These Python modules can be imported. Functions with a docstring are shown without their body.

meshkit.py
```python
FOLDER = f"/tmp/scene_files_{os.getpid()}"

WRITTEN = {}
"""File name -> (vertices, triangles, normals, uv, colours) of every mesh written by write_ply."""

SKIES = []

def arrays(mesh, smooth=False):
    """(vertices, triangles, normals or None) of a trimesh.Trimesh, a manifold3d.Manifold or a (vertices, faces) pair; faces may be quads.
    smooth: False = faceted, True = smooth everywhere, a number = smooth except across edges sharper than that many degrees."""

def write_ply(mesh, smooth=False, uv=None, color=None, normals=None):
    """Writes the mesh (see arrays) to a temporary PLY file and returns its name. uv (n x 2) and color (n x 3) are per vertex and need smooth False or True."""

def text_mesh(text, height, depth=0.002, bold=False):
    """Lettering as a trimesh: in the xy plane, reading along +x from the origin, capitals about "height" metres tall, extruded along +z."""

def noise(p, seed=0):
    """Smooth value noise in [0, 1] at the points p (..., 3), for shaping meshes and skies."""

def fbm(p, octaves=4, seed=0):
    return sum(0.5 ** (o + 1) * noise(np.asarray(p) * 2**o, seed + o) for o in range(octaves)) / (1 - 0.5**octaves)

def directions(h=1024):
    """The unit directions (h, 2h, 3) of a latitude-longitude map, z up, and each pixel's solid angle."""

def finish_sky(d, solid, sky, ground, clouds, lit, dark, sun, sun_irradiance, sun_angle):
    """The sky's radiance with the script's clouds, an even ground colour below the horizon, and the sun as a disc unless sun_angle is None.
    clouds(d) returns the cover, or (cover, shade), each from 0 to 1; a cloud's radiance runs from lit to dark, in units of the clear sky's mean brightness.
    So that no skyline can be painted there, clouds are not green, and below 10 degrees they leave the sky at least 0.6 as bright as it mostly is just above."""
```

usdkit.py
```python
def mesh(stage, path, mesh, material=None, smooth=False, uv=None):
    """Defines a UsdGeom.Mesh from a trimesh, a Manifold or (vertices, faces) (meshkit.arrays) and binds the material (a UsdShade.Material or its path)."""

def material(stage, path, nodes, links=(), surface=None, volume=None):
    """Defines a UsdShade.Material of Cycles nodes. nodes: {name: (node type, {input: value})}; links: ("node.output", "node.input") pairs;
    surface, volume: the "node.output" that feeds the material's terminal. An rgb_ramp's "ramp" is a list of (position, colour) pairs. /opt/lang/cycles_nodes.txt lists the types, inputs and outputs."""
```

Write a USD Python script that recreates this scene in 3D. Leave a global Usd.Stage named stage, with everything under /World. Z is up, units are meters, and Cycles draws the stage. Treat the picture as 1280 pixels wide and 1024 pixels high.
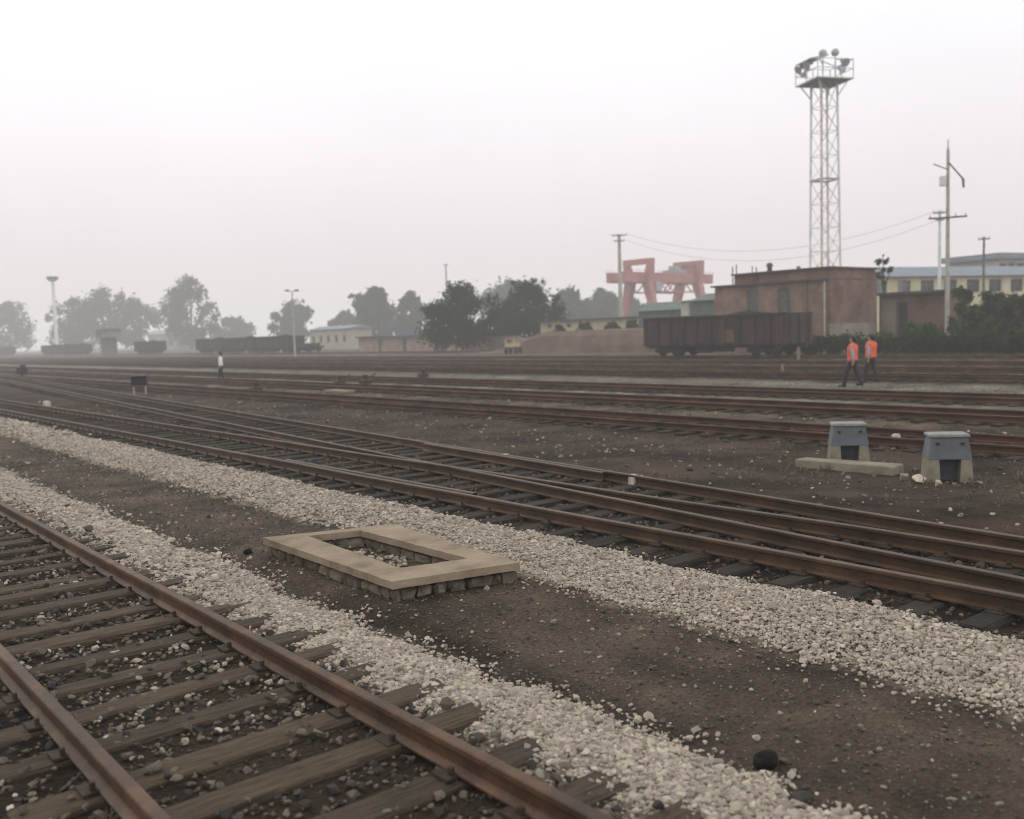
import math, random
import numpy as np, trimesh, manifold3d as m3, usdkit, meshkit
from pxr import Usd, UsdGeom, UsdLux, UsdShade, Gf, Sdf, Vt

stage = Usd.Stage.CreateInMemory()
UsdGeom.SetStageUpAxis(stage, 'Z')
UsdGeom.SetStageMetersPerUnit(stage, 1.0)
UsdGeom.Xform.Define(stage, '/World')
UsdGeom.Scope.Define(stage, '/World/Looks')
rnd = random.Random(7)
rng = np.random.default_rng(7)

# ------------------------------------------------------------------ camera (tracks run along +y, x is the offset from the camera)
CAM_Z, FPX = 2.3, 1200.0
YAW, PITCH, ROLL = math.radians(39.2215), math.radians(4.5221), math.radians(1.8)
FW = np.array([math.sin(YAW) * math.cos(PITCH), math.cos(YAW) * math.cos(PITCH), -math.sin(PITCH)])
_r0 = np.array([math.cos(YAW), -math.sin(YAW), 0.0])
_u0 = np.cross(_r0, FW)
RT = _r0 * math.cos(ROLL) - _u0 * math.sin(ROLL)
UP = _u0 * math.cos(ROLL) + _r0 * math.sin(ROLL)
cam = UsdGeom.Camera.Define(stage, '/World/camera')
M = Gf.Matrix4d(*[float(x) for row in ([*RT, 0], [*UP, 0], [*(-FW), 0], [0, 0, CAM_Z, 1]) for x in row])
cam.AddTransformOp().Set(M)
cam.CreateHorizontalApertureAttr(36.0)
cam.CreateFocalLengthAttr(36.0 * FPX / 1280.0)
cam.CreateClippingRangeAttr(Gf.Vec2f(0.05, 20000.0))
cam.CreateExposureAttr(0.0)
cam.CreateFStopAttr(1.4)
cam.CreateFocusDistanceAttr(9.0)

# ------------------------------------------------------------------ sky and sun: hazy, overcast
SUN_EL, SUN_AZ = math.radians(48), math.radians(-20)
SKY_K = 0.1
usdkit.material(stage, '/World/Looks/sky', {
    'sky': ('sky_texture', {'sky_type': 'single_scattering', 'sun_disc': False, 'sun_elevation': SUN_EL, 'sun_rotation': SUN_AZ, 'aerosol_density': 3.0}),
    'tc': ('texture_coordinate', {}),
    'n': ('noise_texture', {'scale': 1.6, 'detail': 4.0, 'roughness': 0.5}),
    'cl': ('rgb_ramp', {'ramp': [(0.3, (0.94, 0.94, 0.94)), (0.7, (1.05, 1.05, 1.05))]}), 'sp': ('separate_xyz', {}), 'ge': ('geometry', {}), 'vn': ('vector_math', {'math_type': 'normalize'}),
    'gr': ('rgb_ramp', {'ramp': [(0.0, (8.3, 7.5, 7.7)), (0.08, (8.9, 8.1, 8.35)), (0.2, (10.6, 10.0, 10.25)), (0.36, (11.5, 12.1, 12.2)), (1.0, (11.7, 12.7, 12.8))]}), 'pr': ('mix_color', {'blend_type': 'multiply', 'fac': 1.0, 'use_clamp': False}),
    'mx': ('mix_color', {'fac': 0.93, 'use_clamp': False}),
    'bg': ('background_shader', {'strength': SKY_K})},
    [('tc.generated', 'n.vector'), ('n.fac', 'cl.fac'), ('sky.color', 'mx.a'), ('tc.generated', 'vn.vector1'), ('vn.vector', 'sp.vector'), ('sp.z', 'gr.fac'), ('gr.color', 'pr.a'), ('cl.color', 'pr.b'), ('pr.result', 'mx.b'), ('mx.result', 'bg.color')], surface='bg.background')
dome = UsdLux.DomeLight.Define(stage, '/World/sky')
UsdShade.MaterialBindingAPI.Apply(dome.GetPrim()).Bind(UsdShade.Material.Get(stage, '/World/Looks/sky'))
dome.GetPrim().SetCustomDataByKey('kind', 'structure')
sun = UsdLux.DistantLight.Define(stage, '/World/sun')
sun.CreateIntensityAttr(0.3); sun.CreateAngleAttr(25.0); sun.CreateNormalizeAttr(True); sun.CreateColorAttr(Gf.Vec3f(1.0, 0.95, 0.88))
sun.AddRotateXYZOp().Set(Gf.Vec3f(90 - math.degrees(SUN_EL), 0, 180 - math.degrees(SUN_AZ)))

# ------------------------------------------------------------------ helpers
used = {}
def fresh(parent, name):
    k = (str(parent), name)
    n = used.get(k, 0); used[k] = n + 1
    return f'{parent}/{name}' if n == 0 else f'{parent}/{name}_{n:03d}'

def put(prim, **kw):
    for k, v in kw.items():
        if v: prim.SetCustomDataByKey(k, v)
    return prim

def obj(name, mesh, mat, parent=None, smooth=False, **data):
    if isinstance(mesh, list): mesh = trimesh.util.concatenate(mesh)
    p = fresh(parent.GetPath() if parent else '/World', name)
    m = usdkit.mesh(stage, p, mesh, MAT[mat] if isinstance(mat, str) else mat, smooth)
    return put(m.GetPrim(), **data)

def thing(name, label, cat, loc=(0, 0, 0), rotz=0.0, group=None):
    x = UsdGeom.Xform.Define(stage, fresh('/World', name))
    x.AddTranslateOp().Set(Gf.Vec3d(*[float(v) for v in loc])); x.AddRotateZOp().Set(math.degrees(rotz))
    return put(x.GetPrim(), label=label, category=cat, group=group)

def dup(src, label, loc, rotz=0.0, group=None, scale=None):
    was = src.GetCustomData()
    base = src.GetName()
    x = UsdGeom.Xform.Define(stage, fresh('/World', base))
    p = x.GetPrim()
    p.GetReferences().AddInternalReference(src.GetPath())
    x.ClearXformOpOrder()
    x.AddTranslateOp().Set(Gf.Vec3d(*[float(v) for v in loc])); x.AddRotateZOp().Set(math.degrees(rotz))
    if scale: x.AddScaleOp().Set(Gf.Vec3f(*scale))
    p.SetInstanceable(True)
    return put(p, label=label, category=was['category'], group=group or was.get('group'))

def box(sx, sy, sz, c=(0, 0, 0), rz=0.0, rx=0.0, ry=0.0):
    m = trimesh.creation.box([sx, sy, sz])
    if rx: m.apply_transform(trimesh.transformations.rotation_matrix(rx, [1, 0, 0]))
    if ry: m.apply_transform(trimesh.transformations.rotation_matrix(ry, [0, 1, 0]))
    if rz: m.apply_transform(trimesh.transformations.rotation_matrix(rz, [0, 0, 1]))
    m.apply_translation(c); return m

def bb(x0, x1, y0, y1, z0, z1):
    return box(x1 - x0, y1 - y0, z1 - z0, ((x0 + x1) / 2, (y0 + y1) / 2, (z0 + z1) / 2))

def bar(a, b, w, h=None):
    """square bar from a to b"""
    a, b = np.asarray(a, float), np.asarray(b, float); L = np.linalg.norm(b - a)
    m = trimesh.creation.box([w, h or w, L]); d = (b - a) / L
    m.apply_transform(trimesh.geometry.align_vectors([0, 0, 1], d)); m.apply_translation((a + b) / 2); return m

def tube(a, b, r0, r1=None, n=8):
    a, b = np.asarray(a, float), np.asarray(b, float); r1 = r0 if r1 is None else r1
    d = (b - a) / np.linalg.norm(b - a)
    t = np.cross(d, [0, 0, 1.0] if abs(d[2]) < .9 else [1.0, 0, 0]); t /= np.linalg.norm(t); s = np.cross(d, t)
    ang = np.arange(n) * 2 * np.pi / n
    ring = np.cos(ang)[:, None] * t + np.sin(ang)[:, None] * s
    v = np.vstack([a + ring * r0, b + ring * r1, a[None], b[None]])
    f = []
    for i in range(n):
        j = (i + 1) % n
        f += [[i, j, n + j], [i, n + j, n + i], [2 * n, j, i], [2 * n + 1, n + i, n + j]]
    return trimesh.Trimesh(v, f, process=False)

def hull(pts): return trimesh.convex.convex_hull(np.asarray(pts, float))
def cut(mesh, holes):
    a = m3.Manifold(m3.Mesh(np.asarray(mesh.vertices, np.float32), np.asarray(mesh.faces, np.uint32)))
    for h in holes: a = a - m3.Manifold(m3.Mesh(np.asarray(h.vertices, np.float32), np.asarray(h.faces, np.uint32)))
    m = a.to_mesh(); return trimesh.Trimesh(m.vert_properties[:, :3], m.tri_verts, process=False)

def chamfered(sx, sy, sz, c=0.01):
    x, y, z = sx / 2, sy / 2, sz / 2
    return hull([[i * (x - c * a), j * (y - c * b), k * (z - c * d)] for i in (-1, 1) for j in (-1, 1) for k in (-1, 1) for a, b, d in ((0, 1, 1), (1, 0, 1), (1, 1, 0))])

def spot(px, depth, z=0.0):
    """ground point in the direction of picture column px (1280 wide) at that distance along the view"""
    u = (px - 640) / FPX
    v = ((z - CAM_Z) / depth - FW[2] - RT[2] * u) / UP[2]
    p = np.array([0, 0, CAM_Z]) + depth * (FW + RT * u + UP * v)
    return np.array([p[0], p[1], z])
def high(px, py, depth):
    return float(CAM_Z + depth * (FW[2] + RT[2] * (px - 640) / FPX + UP[2] * (512 - py) / FPX))
def ground(px, py, z=0.0):
    d = FW + RT * (px - 640) / FPX + UP * (512 - py) / FPX
    return np.array([0, 0, CAM_Z]) + d * ((z - CAM_Z) / d[2])
def onplane(px, py, X):
    d = FW + RT * (px - 640) / FPX + UP * (512 - py) / FPX
    return np.array([0, 0, CAM_Z]) + d * (X / d[0])

# ------------------------------------------------------------------ materials
MAT = {}
def mat(name, ramp, scale=6.0, detail=5.0, rough=0.85, bump=0.0, bump_scale=None, vary=0.0, stretch=None, spec=0.3, metallic=0.0, world=False):
    nodes = {'tc': ('texture_coordinate', {}) if not world else ('geometry', {}),
             'map': ('mapping', {'scale': stretch or (1, 1, 1)}),
             'n': ('noise_texture', {'scale': scale, 'detail': detail, 'roughness': 0.6}),
             'r': ('rgb_ramp', {'ramp': ramp}),
             'p': ('principled_bsdf', {'roughness': rough, 'specular_ior_level': spec, 'metallic': metallic})}
    links = [('tc.position' if world else 'tc.object', 'map.vector'), ('map.vector', 'n.vector'), ('n.fac', 'r.fac')]
    out = 'r.color'
    if vary:
        nodes |= {'oi': ('object_info', {}), 'mr': ('map_range', {'value': 0.5, 'to_min': 1 - vary, 'to_max': 1 + vary}), 'hs': ('hsv', {})}
        links += [('oi.random', 'mr.value'), ('r.color', 'hs.color'), ('mr.result', 'hs.value')]; out = 'hs.color'
    links.append((out, 'p.base_color'))
    if bump:
        nodes |= {'n2': ('noise_texture', {'scale': bump_scale or scale * 4, 'detail': 4.0}), 'b': ('bump', {'strength': bump, 'distance': 0.02})}
        links += [('map.vector', 'n2.vector'), ('n2.fac', 'b.height'), ('b.normal', 'p.normal')]
    MAT[name] = usdkit.material(stage, f'/World/Looks/{name}', nodes, links, surface='p.BSDF')

def two(a, b, lo=0.35, hi=0.65): return [(lo, a), (hi, b)]
mat('rust_rail', [(0.3, (0.022, 0.015, 0.011)), (0.5, (0.064, 0.031, 0.015)), (0.7, (0.122, 0.060, 0.028))], 3.0, 8, 0.6, 0.3, 60, world=True)
mat('rust_far', [(0.3, (0.024, 0.013, 0.008)), (0.5, (0.060, 0.027, 0.014)), (0.7, (0.105, 0.047, 0.022))], 1.0, 8, 0.75, world=True)
mat('rust_dark', [(0.3, (0.022, 0.013, 0.008)), (0.5, (0.050, 0.026, 0.013)), (0.72, (0.095, 0.049, 0.022))], 2.0, 8, 0.5, 0.3, 60, world=True)
mat('rail_side', [(0.3, (0.018, 0.012, 0.010)), (0.6, (0.05, 0.024, 0.014))], 3.0, 8, 0.8, 0.3, 60, world=True)
mat('sleeper_wood', [(0.3, (0.026, 0.0165, 0.010)), (0.5, (0.060, 0.040, 0.0245)), (0.75, (0.098, 0.069, 0.045))], 5.0, 8, 0.9, 0.8, 16, vary=0.25, stretch=(1, 9, 4))
mat('sleeper_dark', [(0.3, (0.014, 0.010, 0.008)), (0.5, (0.028, 0.020, 0.015)), (0.75, (0.048, 0.036, 0.027))], 5.0, 8, 0.9, 0.8, 16, vary=0.25, stretch=(1, 9, 4))
mat('iron', two((0.02, 0.014, 0.011), (0.05, 0.028, 0.018)), 20, rough=0.75)
for nm, a, b in (('stone_cream', (0.29, 0.24, 0.19), (0.42, 0.355, 0.285)), ('stone_grey', (0.20, 0.166, 0.138), (0.31, 0.265, 0.225)), ('stone_pink', (0.25, 0.185, 0.152), (0.36, 0.285, 0.24)),
                 ('stone_tan', (0.24, 0.19, 0.135), (0.35, 0.29, 0.22)), ('stone_dark', (0.055, 0.041, 0.030), (0.145, 0.112, 0.082)), ('stone_black', (0.02, 0.017, 0.015), (0.045, 0.037, 0.032))):
    mat(nm, two(a, b), 22, 4, 0.9, vary=0.28)
mat('gravel_olive', two((0.10, 0.088, 0.068), (0.20, 0.178, 0.14)), 22, 4, 0.95, vary=0.2)
mat('earth_pebble', two((0.04, 0.031, 0.024), (0.085, 0.067, 0.053)), 22, 4, 0.95, vary=0.3)
mat('concrete', [(0.28, (0.12, 0.085, 0.057)), (0.45, (0.21, 0.152, 0.105)), (0.6, (0.25, 0.185, 0.13)), (0.75, (0.30, 0.23, 0.165))], 2.5, 10, 0.92, 0.35, 40)
mat('masonry', [(0.3, (0.045, 0.035, 0.026)), (0.5, (0.10, 0.08, 0.058)), (0.75, (0.17, 0.135, 0.095))], 5, 8, 0.95, 0.8, 20, vary=0.3)
mat('pale_concrete', [(0.3, (0.13, 0.108, 0.078)), (0.7, (0.23, 0.195, 0.145))], 4, 8, 0.9, 0.4, 30)
mat('white_paint', [(0.3, (0.22, 0.20, 0.17)), (0.6, (0.46, 0.43, 0.38))], 9, 6, rough=0.8)
mat('cabinet_blue', [(0.3, (0.080, 0.086, 0.096)), (0.7, (0.118, 0.125, 0.136))], 3, 8, 0.55, 0.1, 12)
mat('cabinet_top', two((0.15, 0.15, 0.14), (0.22, 0.22, 0.205)), 5, rough=0.7)
mat('black', two((0.010, 0.010, 0.012), (0.022, 0.021, 0.022)), 9, rough=0.7)
mat('wagon_brown', [(0.3, (0.014, 0.010, 0.010)), (0.5, (0.030, 0.017, 0.015)), (0.72, (0.062, 0.030, 0.022))], 0.9, 8, 0.75, 0.2, 10, stretch=(1, 1.6, 0.5))
mat('wagon_rust', [(0.3, (0.06, 0.03, 0.02)), (0.7, (0.15, 0.075, 0.04))], 1.5, 8, 0.8)
mat('wagon_under', two((0.010, 0.009, 0.010), (0.026, 0.021, 0.020)), 3, rough=0.8)
mat('coal', two((0.006, 0.005, 0.005), (0.018, 0.015, 0.013)), 12, rough=0.9, bump=1.0, bump_scale=30, spec=0.1)
mat('galvanised', [(0.3, (0.42, 0.42, 0.39)), (0.6, (0.62, 0.62, 0.58))], 1.2, 8, 0.6)
mat('galvanised_rust', [(0.35, (0.30, 0.20, 0.15)), (0.6, (0.52, 0.47, 0.42))], 0.9, 8, 0.7)
mat('deck_grey', two((0.27, 0.265, 0.28), (0.38, 0.37, 0.38)), 2, rough=0.7)
mat('lamp_dark', two((0.035, 0.04, 0.045), (0.07, 0.075, 0.08)), 5, rough=0.4)
mat('pole_concrete', two((0.27, 0.25, 0.215), (0.40, 0.37, 0.33)), 2, rough=0.9)
mat('pole_dark', two((0.07, 0.065, 0.06), (0.12, 0.11, 0.10)), 2, rough=0.8)
mat('cream_wall', [(0.3, (0.36, 0.31, 0.20)), (0.6, (0.50, 0.44, 0.29))], 0.5, 8, 0.9)
mat('wall_dun', [(0.3, (0.26, 0.225, 0.165)), (0.6, (0.34, 0.30, 0.225))], 0.5, 8, 0.9)
mat('pale_wall', [(0.3, (0.22, 0.205, 0.18)), (0.6, (0.32, 0.30, 0.265))], 0.4, 8, 0.9)
mat('plaster_grey', [(0.3, (0.15, 0.125, 0.10)), (0.6, (0.24, 0.205, 0.155))], 0.6, 8, 0.92)
mat('plaster_pink', [(0.3, (0.20, 0.135, 0.11)), (0.6, (0.30, 0.21, 0.17))], 0.6, 8, 0.92)
mat('dark_roof', two((0.045, 0.037, 0.037), (0.085, 0.07, 0.066)), 1.5, rough=0.85)
mat('blue_roof', two((0.06, 0.085, 0.14), (0.10, 0.13, 0.20)), 1.5, rough=0.6)
mat('slate_roof', two((0.12, 0.14, 0.165), (0.18, 0.20, 0.225)), 1.0, rough=0.7)
mat('green_sheet', two((0.055, 0.075, 0.062), (0.09, 0.115, 0.095)), 1.5, rough=0.7)
mat('door_dark', two((0.02, 0.022, 0.022), (0.045, 0.047, 0.045)), 2, rough=0.7)
mat('door_brown', two((0.06, 0.04, 0.03), (0.11, 0.075, 0.055)), 2, rough=0.7)
mat('frame_paint', two((0.10, 0.12, 0.105), (0.17, 0.19, 0.17)), 3, rough=0.7)
mat('crane_red', [(0.3, (0.27, 0.088, 0.074)), (0.7, (0.36, 0.135, 0.116))], 0.5, 6, 0.6)
mat('crane_grey', two((0.2, 0.2, 0.2), (0.3, 0.3, 0.3)), 1, rough=0.6)
mat('bark', two((0.045, 0.035, 0.027), (0.10, 0.08, 0.06)), 6, rough=0.95)
mat('cart_yellow', two((0.34, 0.26, 0.12), (0.46, 0.37, 0.20)), 4, rough=0.6)
mat('wire', two((0.05, 0.05, 0.055), (0.09, 0.09, 0.09)), 2, rough=0.6)
mat('skin', two((0.30, 0.17, 0.11), (0.36, 0.21, 0.14)), 30, rough=0.6)
mat('hair', two((0.012, 0.010, 0.009), (0.025, 0.02, 0.018)), 60, rough=0.6)
mat('shirt_grey', two((0.20, 0.21, 0.225), (0.30, 0.31, 0.33)), 14, rough=0.9)
mat('shirt_white', two((0.62, 0.60, 0.57), (0.75, 0.73, 0.70)), 14, rough=0.9)
mat('vest_orange', two((0.56, 0.082, 0.034), (0.66, 0.12, 0.05)), 10, rough=0.8)
mat('trousers_dark', two((0.016, 0.017, 0.024), (0.032, 0.032, 0.042)), 14, rough=0.9)
mat('trousers_brown', two((0.022, 0.018, 0.016), (0.04, 0.034, 0.03)), 14, rough=0.9)
mat('shoe', two((0.012, 0.011, 0.010), (0.025, 0.022, 0.02)), 14, rough=0.6)
mat('lens_glass', two((0.25, 0.27, 0.28), (0.4, 0.42, 0.43)), 3, rough=0.2, spec=0.6)

def leaf_mat(name, dark, light, sc=1.2):
    MAT[name] = usdkit.material(stage, f'/World/Looks/{name}', {
        'g': ('geometry', {}), 'n': ('noise_texture', {'scale': sc, 'detail': 5.0}), 'r': ('rgb_ramp', {'ramp': [(0.35, dark), (0.65, light)]}),
        'hs': ('hsv', {}), 'mr': ('map_range', {'to_min': 0.7, 'to_max': 1.35}),
        'd': ('diffuse_bsdf', {}), 't': ('translucent_bsdf', {}), 'm': ('mix_closure', {'fac': 0.25})},
        [('g.position', 'n.vector'), ('n.fac', 'r.fac'), ('g.random_per_island', 'mr.value'), ('r.color', 'hs.color'), ('mr.result', 'hs.value'),
         ('hs.color', 'd.color'), ('hs.color', 't.color'), ('d.BSDF', 'm.closure1'), ('t.BSDF', 'm.closure2')], surface='m.closure')
leaf_mat('leaf_dark', (0.016, 0.036, 0.014), (0.042, 0.076, 0.028))
leaf_mat('leaf_mid', (0.035, 0.065, 0.026), (0.085, 0.125, 0.05))
leaf_mat('leaf_hedge', (0.018, 0.033, 0.013), (0.055, 0.088, 0.032), 2.0)
leaf_mat('leaf_olive', (0.05, 0.055, 0.03), (0.10, 0.10, 0.055), 2.0)

def brick_mat(name, c1, c2, mortar):
    MAT[name] = usdkit.material(stage, f'/World/Looks/{name}', {
        'g': ('geometry', {}), 's': ('separate_xyz', {}), 'ad': ('math', {'math_type': 'add'}), 'c': ('combine_xyz', {}),
        'bk': ('brick_texture', {'color1': c1, 'color2': c2, 'mortar': mortar, 'scale': 1.0, 'mortar_size': 0.008, 'brick_width': 0.25, 'row_height': 0.075, 'bias': 0.0}),
        'n': ('noise_texture', {'scale': 0.55, 'detail': 8.0, 'roughness': 0.65}), 'mr': ('map_range', {'from_min': 0.3, 'from_max': 0.7, 'to_min': 0.5, 'to_max': 1.4}), 'hs': ('hsv', {}),
        'b': ('bump', {'strength': 0.5, 'distance': 0.01, 'invert': True}), 'p': ('principled_bsdf', {'roughness': 0.92, 'specular_ior_level': 0.2})},
        [('g.position', 's.vector'), ('s.x', 'ad.value1'), ('s.y', 'ad.value2'), ('ad.value', 'c.x'), ('s.z', 'c.y'), ('c.vector', 'bk.vector'), ('g.position', 'n.vector'), ('n.fac', 'mr.value'),
         ('bk.color', 'hs.color'), ('mr.result', 'hs.value'), ('hs.color', 'p.base_color'), ('bk.fac', 'b.height'), ('b.normal', 'p.normal')], surface='p.BSDF')
brick_mat('brick_red', (0.175, 0.085, 0.061), (0.125, 0.061, 0.045), (0.15, 0.125, 0.105))
brick_mat('brick_tan', (0.22, 0.138, 0.094), (0.175, 0.105, 0.073), (0.19, 0.155, 0.125))
MAT['pane'] = usdkit.material(stage, '/World/Looks/pane', {'fr': ('fresnel', {'IOR': 1.5}), 't': ('transparent_bsdf', {'color': (0.75, 0.8, 0.8)}), 'g': ('glossy_bsdf', {'roughness': 0.06}), 'm': ('mix_closure', {})},
    [('fr.fac', 'm.fac'), ('t.BSDF', 'm.closure1'), ('g.BSDF', 'm.closure2')], surface='m.closure')

# ------------------------------------------------------------------ ground
A_RAILS, A_MID = (1.36, 2.80), 2.08
B_RAILS, B_MID = (7.50, 8.97), 8.235
GA = 0.735
def c_mid(y):
    y = np.asarray(y, float)
    return np.where(y < 70, 8.45 + 0.1 * y, 15.45 + 1.7 * (1 - (1 - np.clip((y - 70) / 34.0, 0, 1)) ** 2))
FAR_TRACKS = (17.15, 22.05, 26.95, 36.2, 42.0, 48.6, 56.65, 76.6)

def sstep(a, b, x): 
    t = np.clip((np.asarray(x, float) - a) / (b - a), 0, 1); return t * t * (3 - 2 * t)
def wob(y, seed, amp):
    y = np.asarray(y, float); z = np.zeros_like(y)
    return amp * (meshkit.fbm(np.stack([y * 0.9, z + seed * 3.1, z], -1), 3, seed) - 0.5) * 2 + amp * (meshkit.noise(np.stack([y * 4.5, z + seed, z], -1), seed) - .5)
def s1_in(y): return 3.06 + 0.14 * (1 - sstep(5.0, 9.0, y)) + wob(y, 11, 0.10)
def s1_out(y): return 3.95 + 0.08 * (1 - sstep(3.0, 6.0, y)) + wob(y, 12, 0.16)
def s2_in(y): return 5.78 + wob(y, 13, 0.16)
def s2_out(y): return 6.93 + wob(y, 14, 0.09)
def height(x, y):
    x, y = np.broadcast_arrays(np.asarray(x, float), np.asarray(y, float))
    z = -0.06 + 0 * x
    near = 1 - sstep(60, 140, y)
    m1 = sstep(-0.6, 0.6, x) * (1 - sstep(s1_out(y) - 0.75, s1_out(y) + 0.08, x))
    z = z + 0.055 * m1
    m1b = sstep(s1_in(y), s1_in(y) + 0.25, x) * (1 - sstep(s1_out(y) - 0.55, s1_out(y) + 0.1, x))
    z = z + 0.045 * m1b * near
    m2 = sstep(s2_in(y) - 0.1, s2_in(y) + 0.55, x) * (1 - sstep(11, 13, x))
    z = z + 0.055 * m2
    m2b = sstep(s2_in(y) - 0.1, s2_in(y) + 0.5, x) * (1 - sstep(s2_out(y) - 0.1, s2_out(y) + 0.2, x))
    z = z + 0.035 * m2b * near
    for c in FAR_TRACKS:
        z = z + 0.055 * sstep(c - 2.3, c - 1.2, x) * (1 - sstep(c + 1.2, c + 2.3, x))
    z = z + 0.072 * sstep(3.95, 4.25, x) * (1 - sstep(5.75, 6.0, x)) * sstep(5.2, 6.6, y) * (1 - sstep(9.7, 11.5, y))
    p = np.stack([x, y, 0 * x], -1)
    fine = 1 - sstep(25, 60, np.hypot(x, y))
    z = z + 0.05 * (meshkit.fbm(p * 0.7, 3, 5) - 0.5) * (1 - 0.7 * m1)  + 0.022 * (meshkit.fbm(p * 5.0, 3, 6) - 0.5) * fine
    return z
def axis(segs):
    out = [np.arange(a, b, s) for a, b, s in segs]; return np.unique(np.round(np.concatenate(out), 4))
gx = axis([(-1500, -100, 200), (-100, -20, 20), (-20, -2, 1.5), (-2, 0, 0.25), (0, 10.5, 0.075), (10.5, 20, 0.25), (20, 80, 0.8), (80, 200, 15), (200, 1501, 130)])
gy = axis([(-1500, -100, 200), (-100, -10, 15), (-10, 0, 1.0), (0, 22, 0.085), (22, 50, 0.3), (50, 140, 1.5), (140, 400, 15), (400, 1501, 100)])
X, Y = np.meshgrid(gx, gy, indexing='ij')
V = np.stack([X, Y, height(X, Y)], -1).reshape(-1, 3)
nx, ny = len(gx), len(gy)
i, j = np.meshgrid(np.arange(nx - 1), np.arange(ny - 1), indexing='ij')
q = np.stack([i * ny + j, (i + 1) * ny + j, (i + 1) * ny + j + 1, i * ny + j + 1], -1).reshape(-1, 4)
GROUND = trimesh.Trimesh(V, np.vstack([q[:, [0, 1, 2]], q[:, [0, 2, 3]]]), process=False)
soil, soil2, bed, lightst, greyst = (0.049, 0.033, 0.0235), (0.087, 0.061, 0.044), (0.028, 0.0185, 0.0125), (0.19, 0.148, 0.108), (0.135, 0.118, 0.09)
rustb = (0.040, 0.022, 0.013)
bands = [(-60, soil), (-1.2, soil), (-0.4, bed), (2.9, bed), (3.15, lightst), (3.75, lightst), (3.95, soil), (4.5, soil2), (5.3, soil2), (5.6, soil), (5.85, lightst), (6.75, lightst), (6.95, bed), (10.2, rustb), (11.8, soil), (15.3, soil),
         (16.2, rustb), (18.4, rustb), (19.2, soil2), (20.6, soil2), (21.2, rustb), (23.2, rustb), (24.2, greyst), (25.4, greyst), (26.1, rustb), (28.0, rustb), (28.8, greyst), (33.6, greyst), (35.0, bed), (37.3, bed), (38.4, soil2), (40.6, soil2), (41.2, bed), (43.0, bed),
         (44, soil2), (47.5, soil2), (48, bed), (49.5, bed), (51, soil2), (55, soil2), (56, bed), (58, soil), (60, (0.05, 0.056, 0.032)), (64, soil2), (90, (0.075, 0.057, 0.042))]
LO, HI = -60.0, 90.0
def ramp_fine(stops, n=4096):
    at = np.array([(s[0] - LO) / (HI - LO) for s in stops]); col = np.array([s[1] for s in stops]); x = np.linspace(0, 1, n)
    return np.stack([np.interp(x, at, c) for c in col.T], 1)
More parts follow.
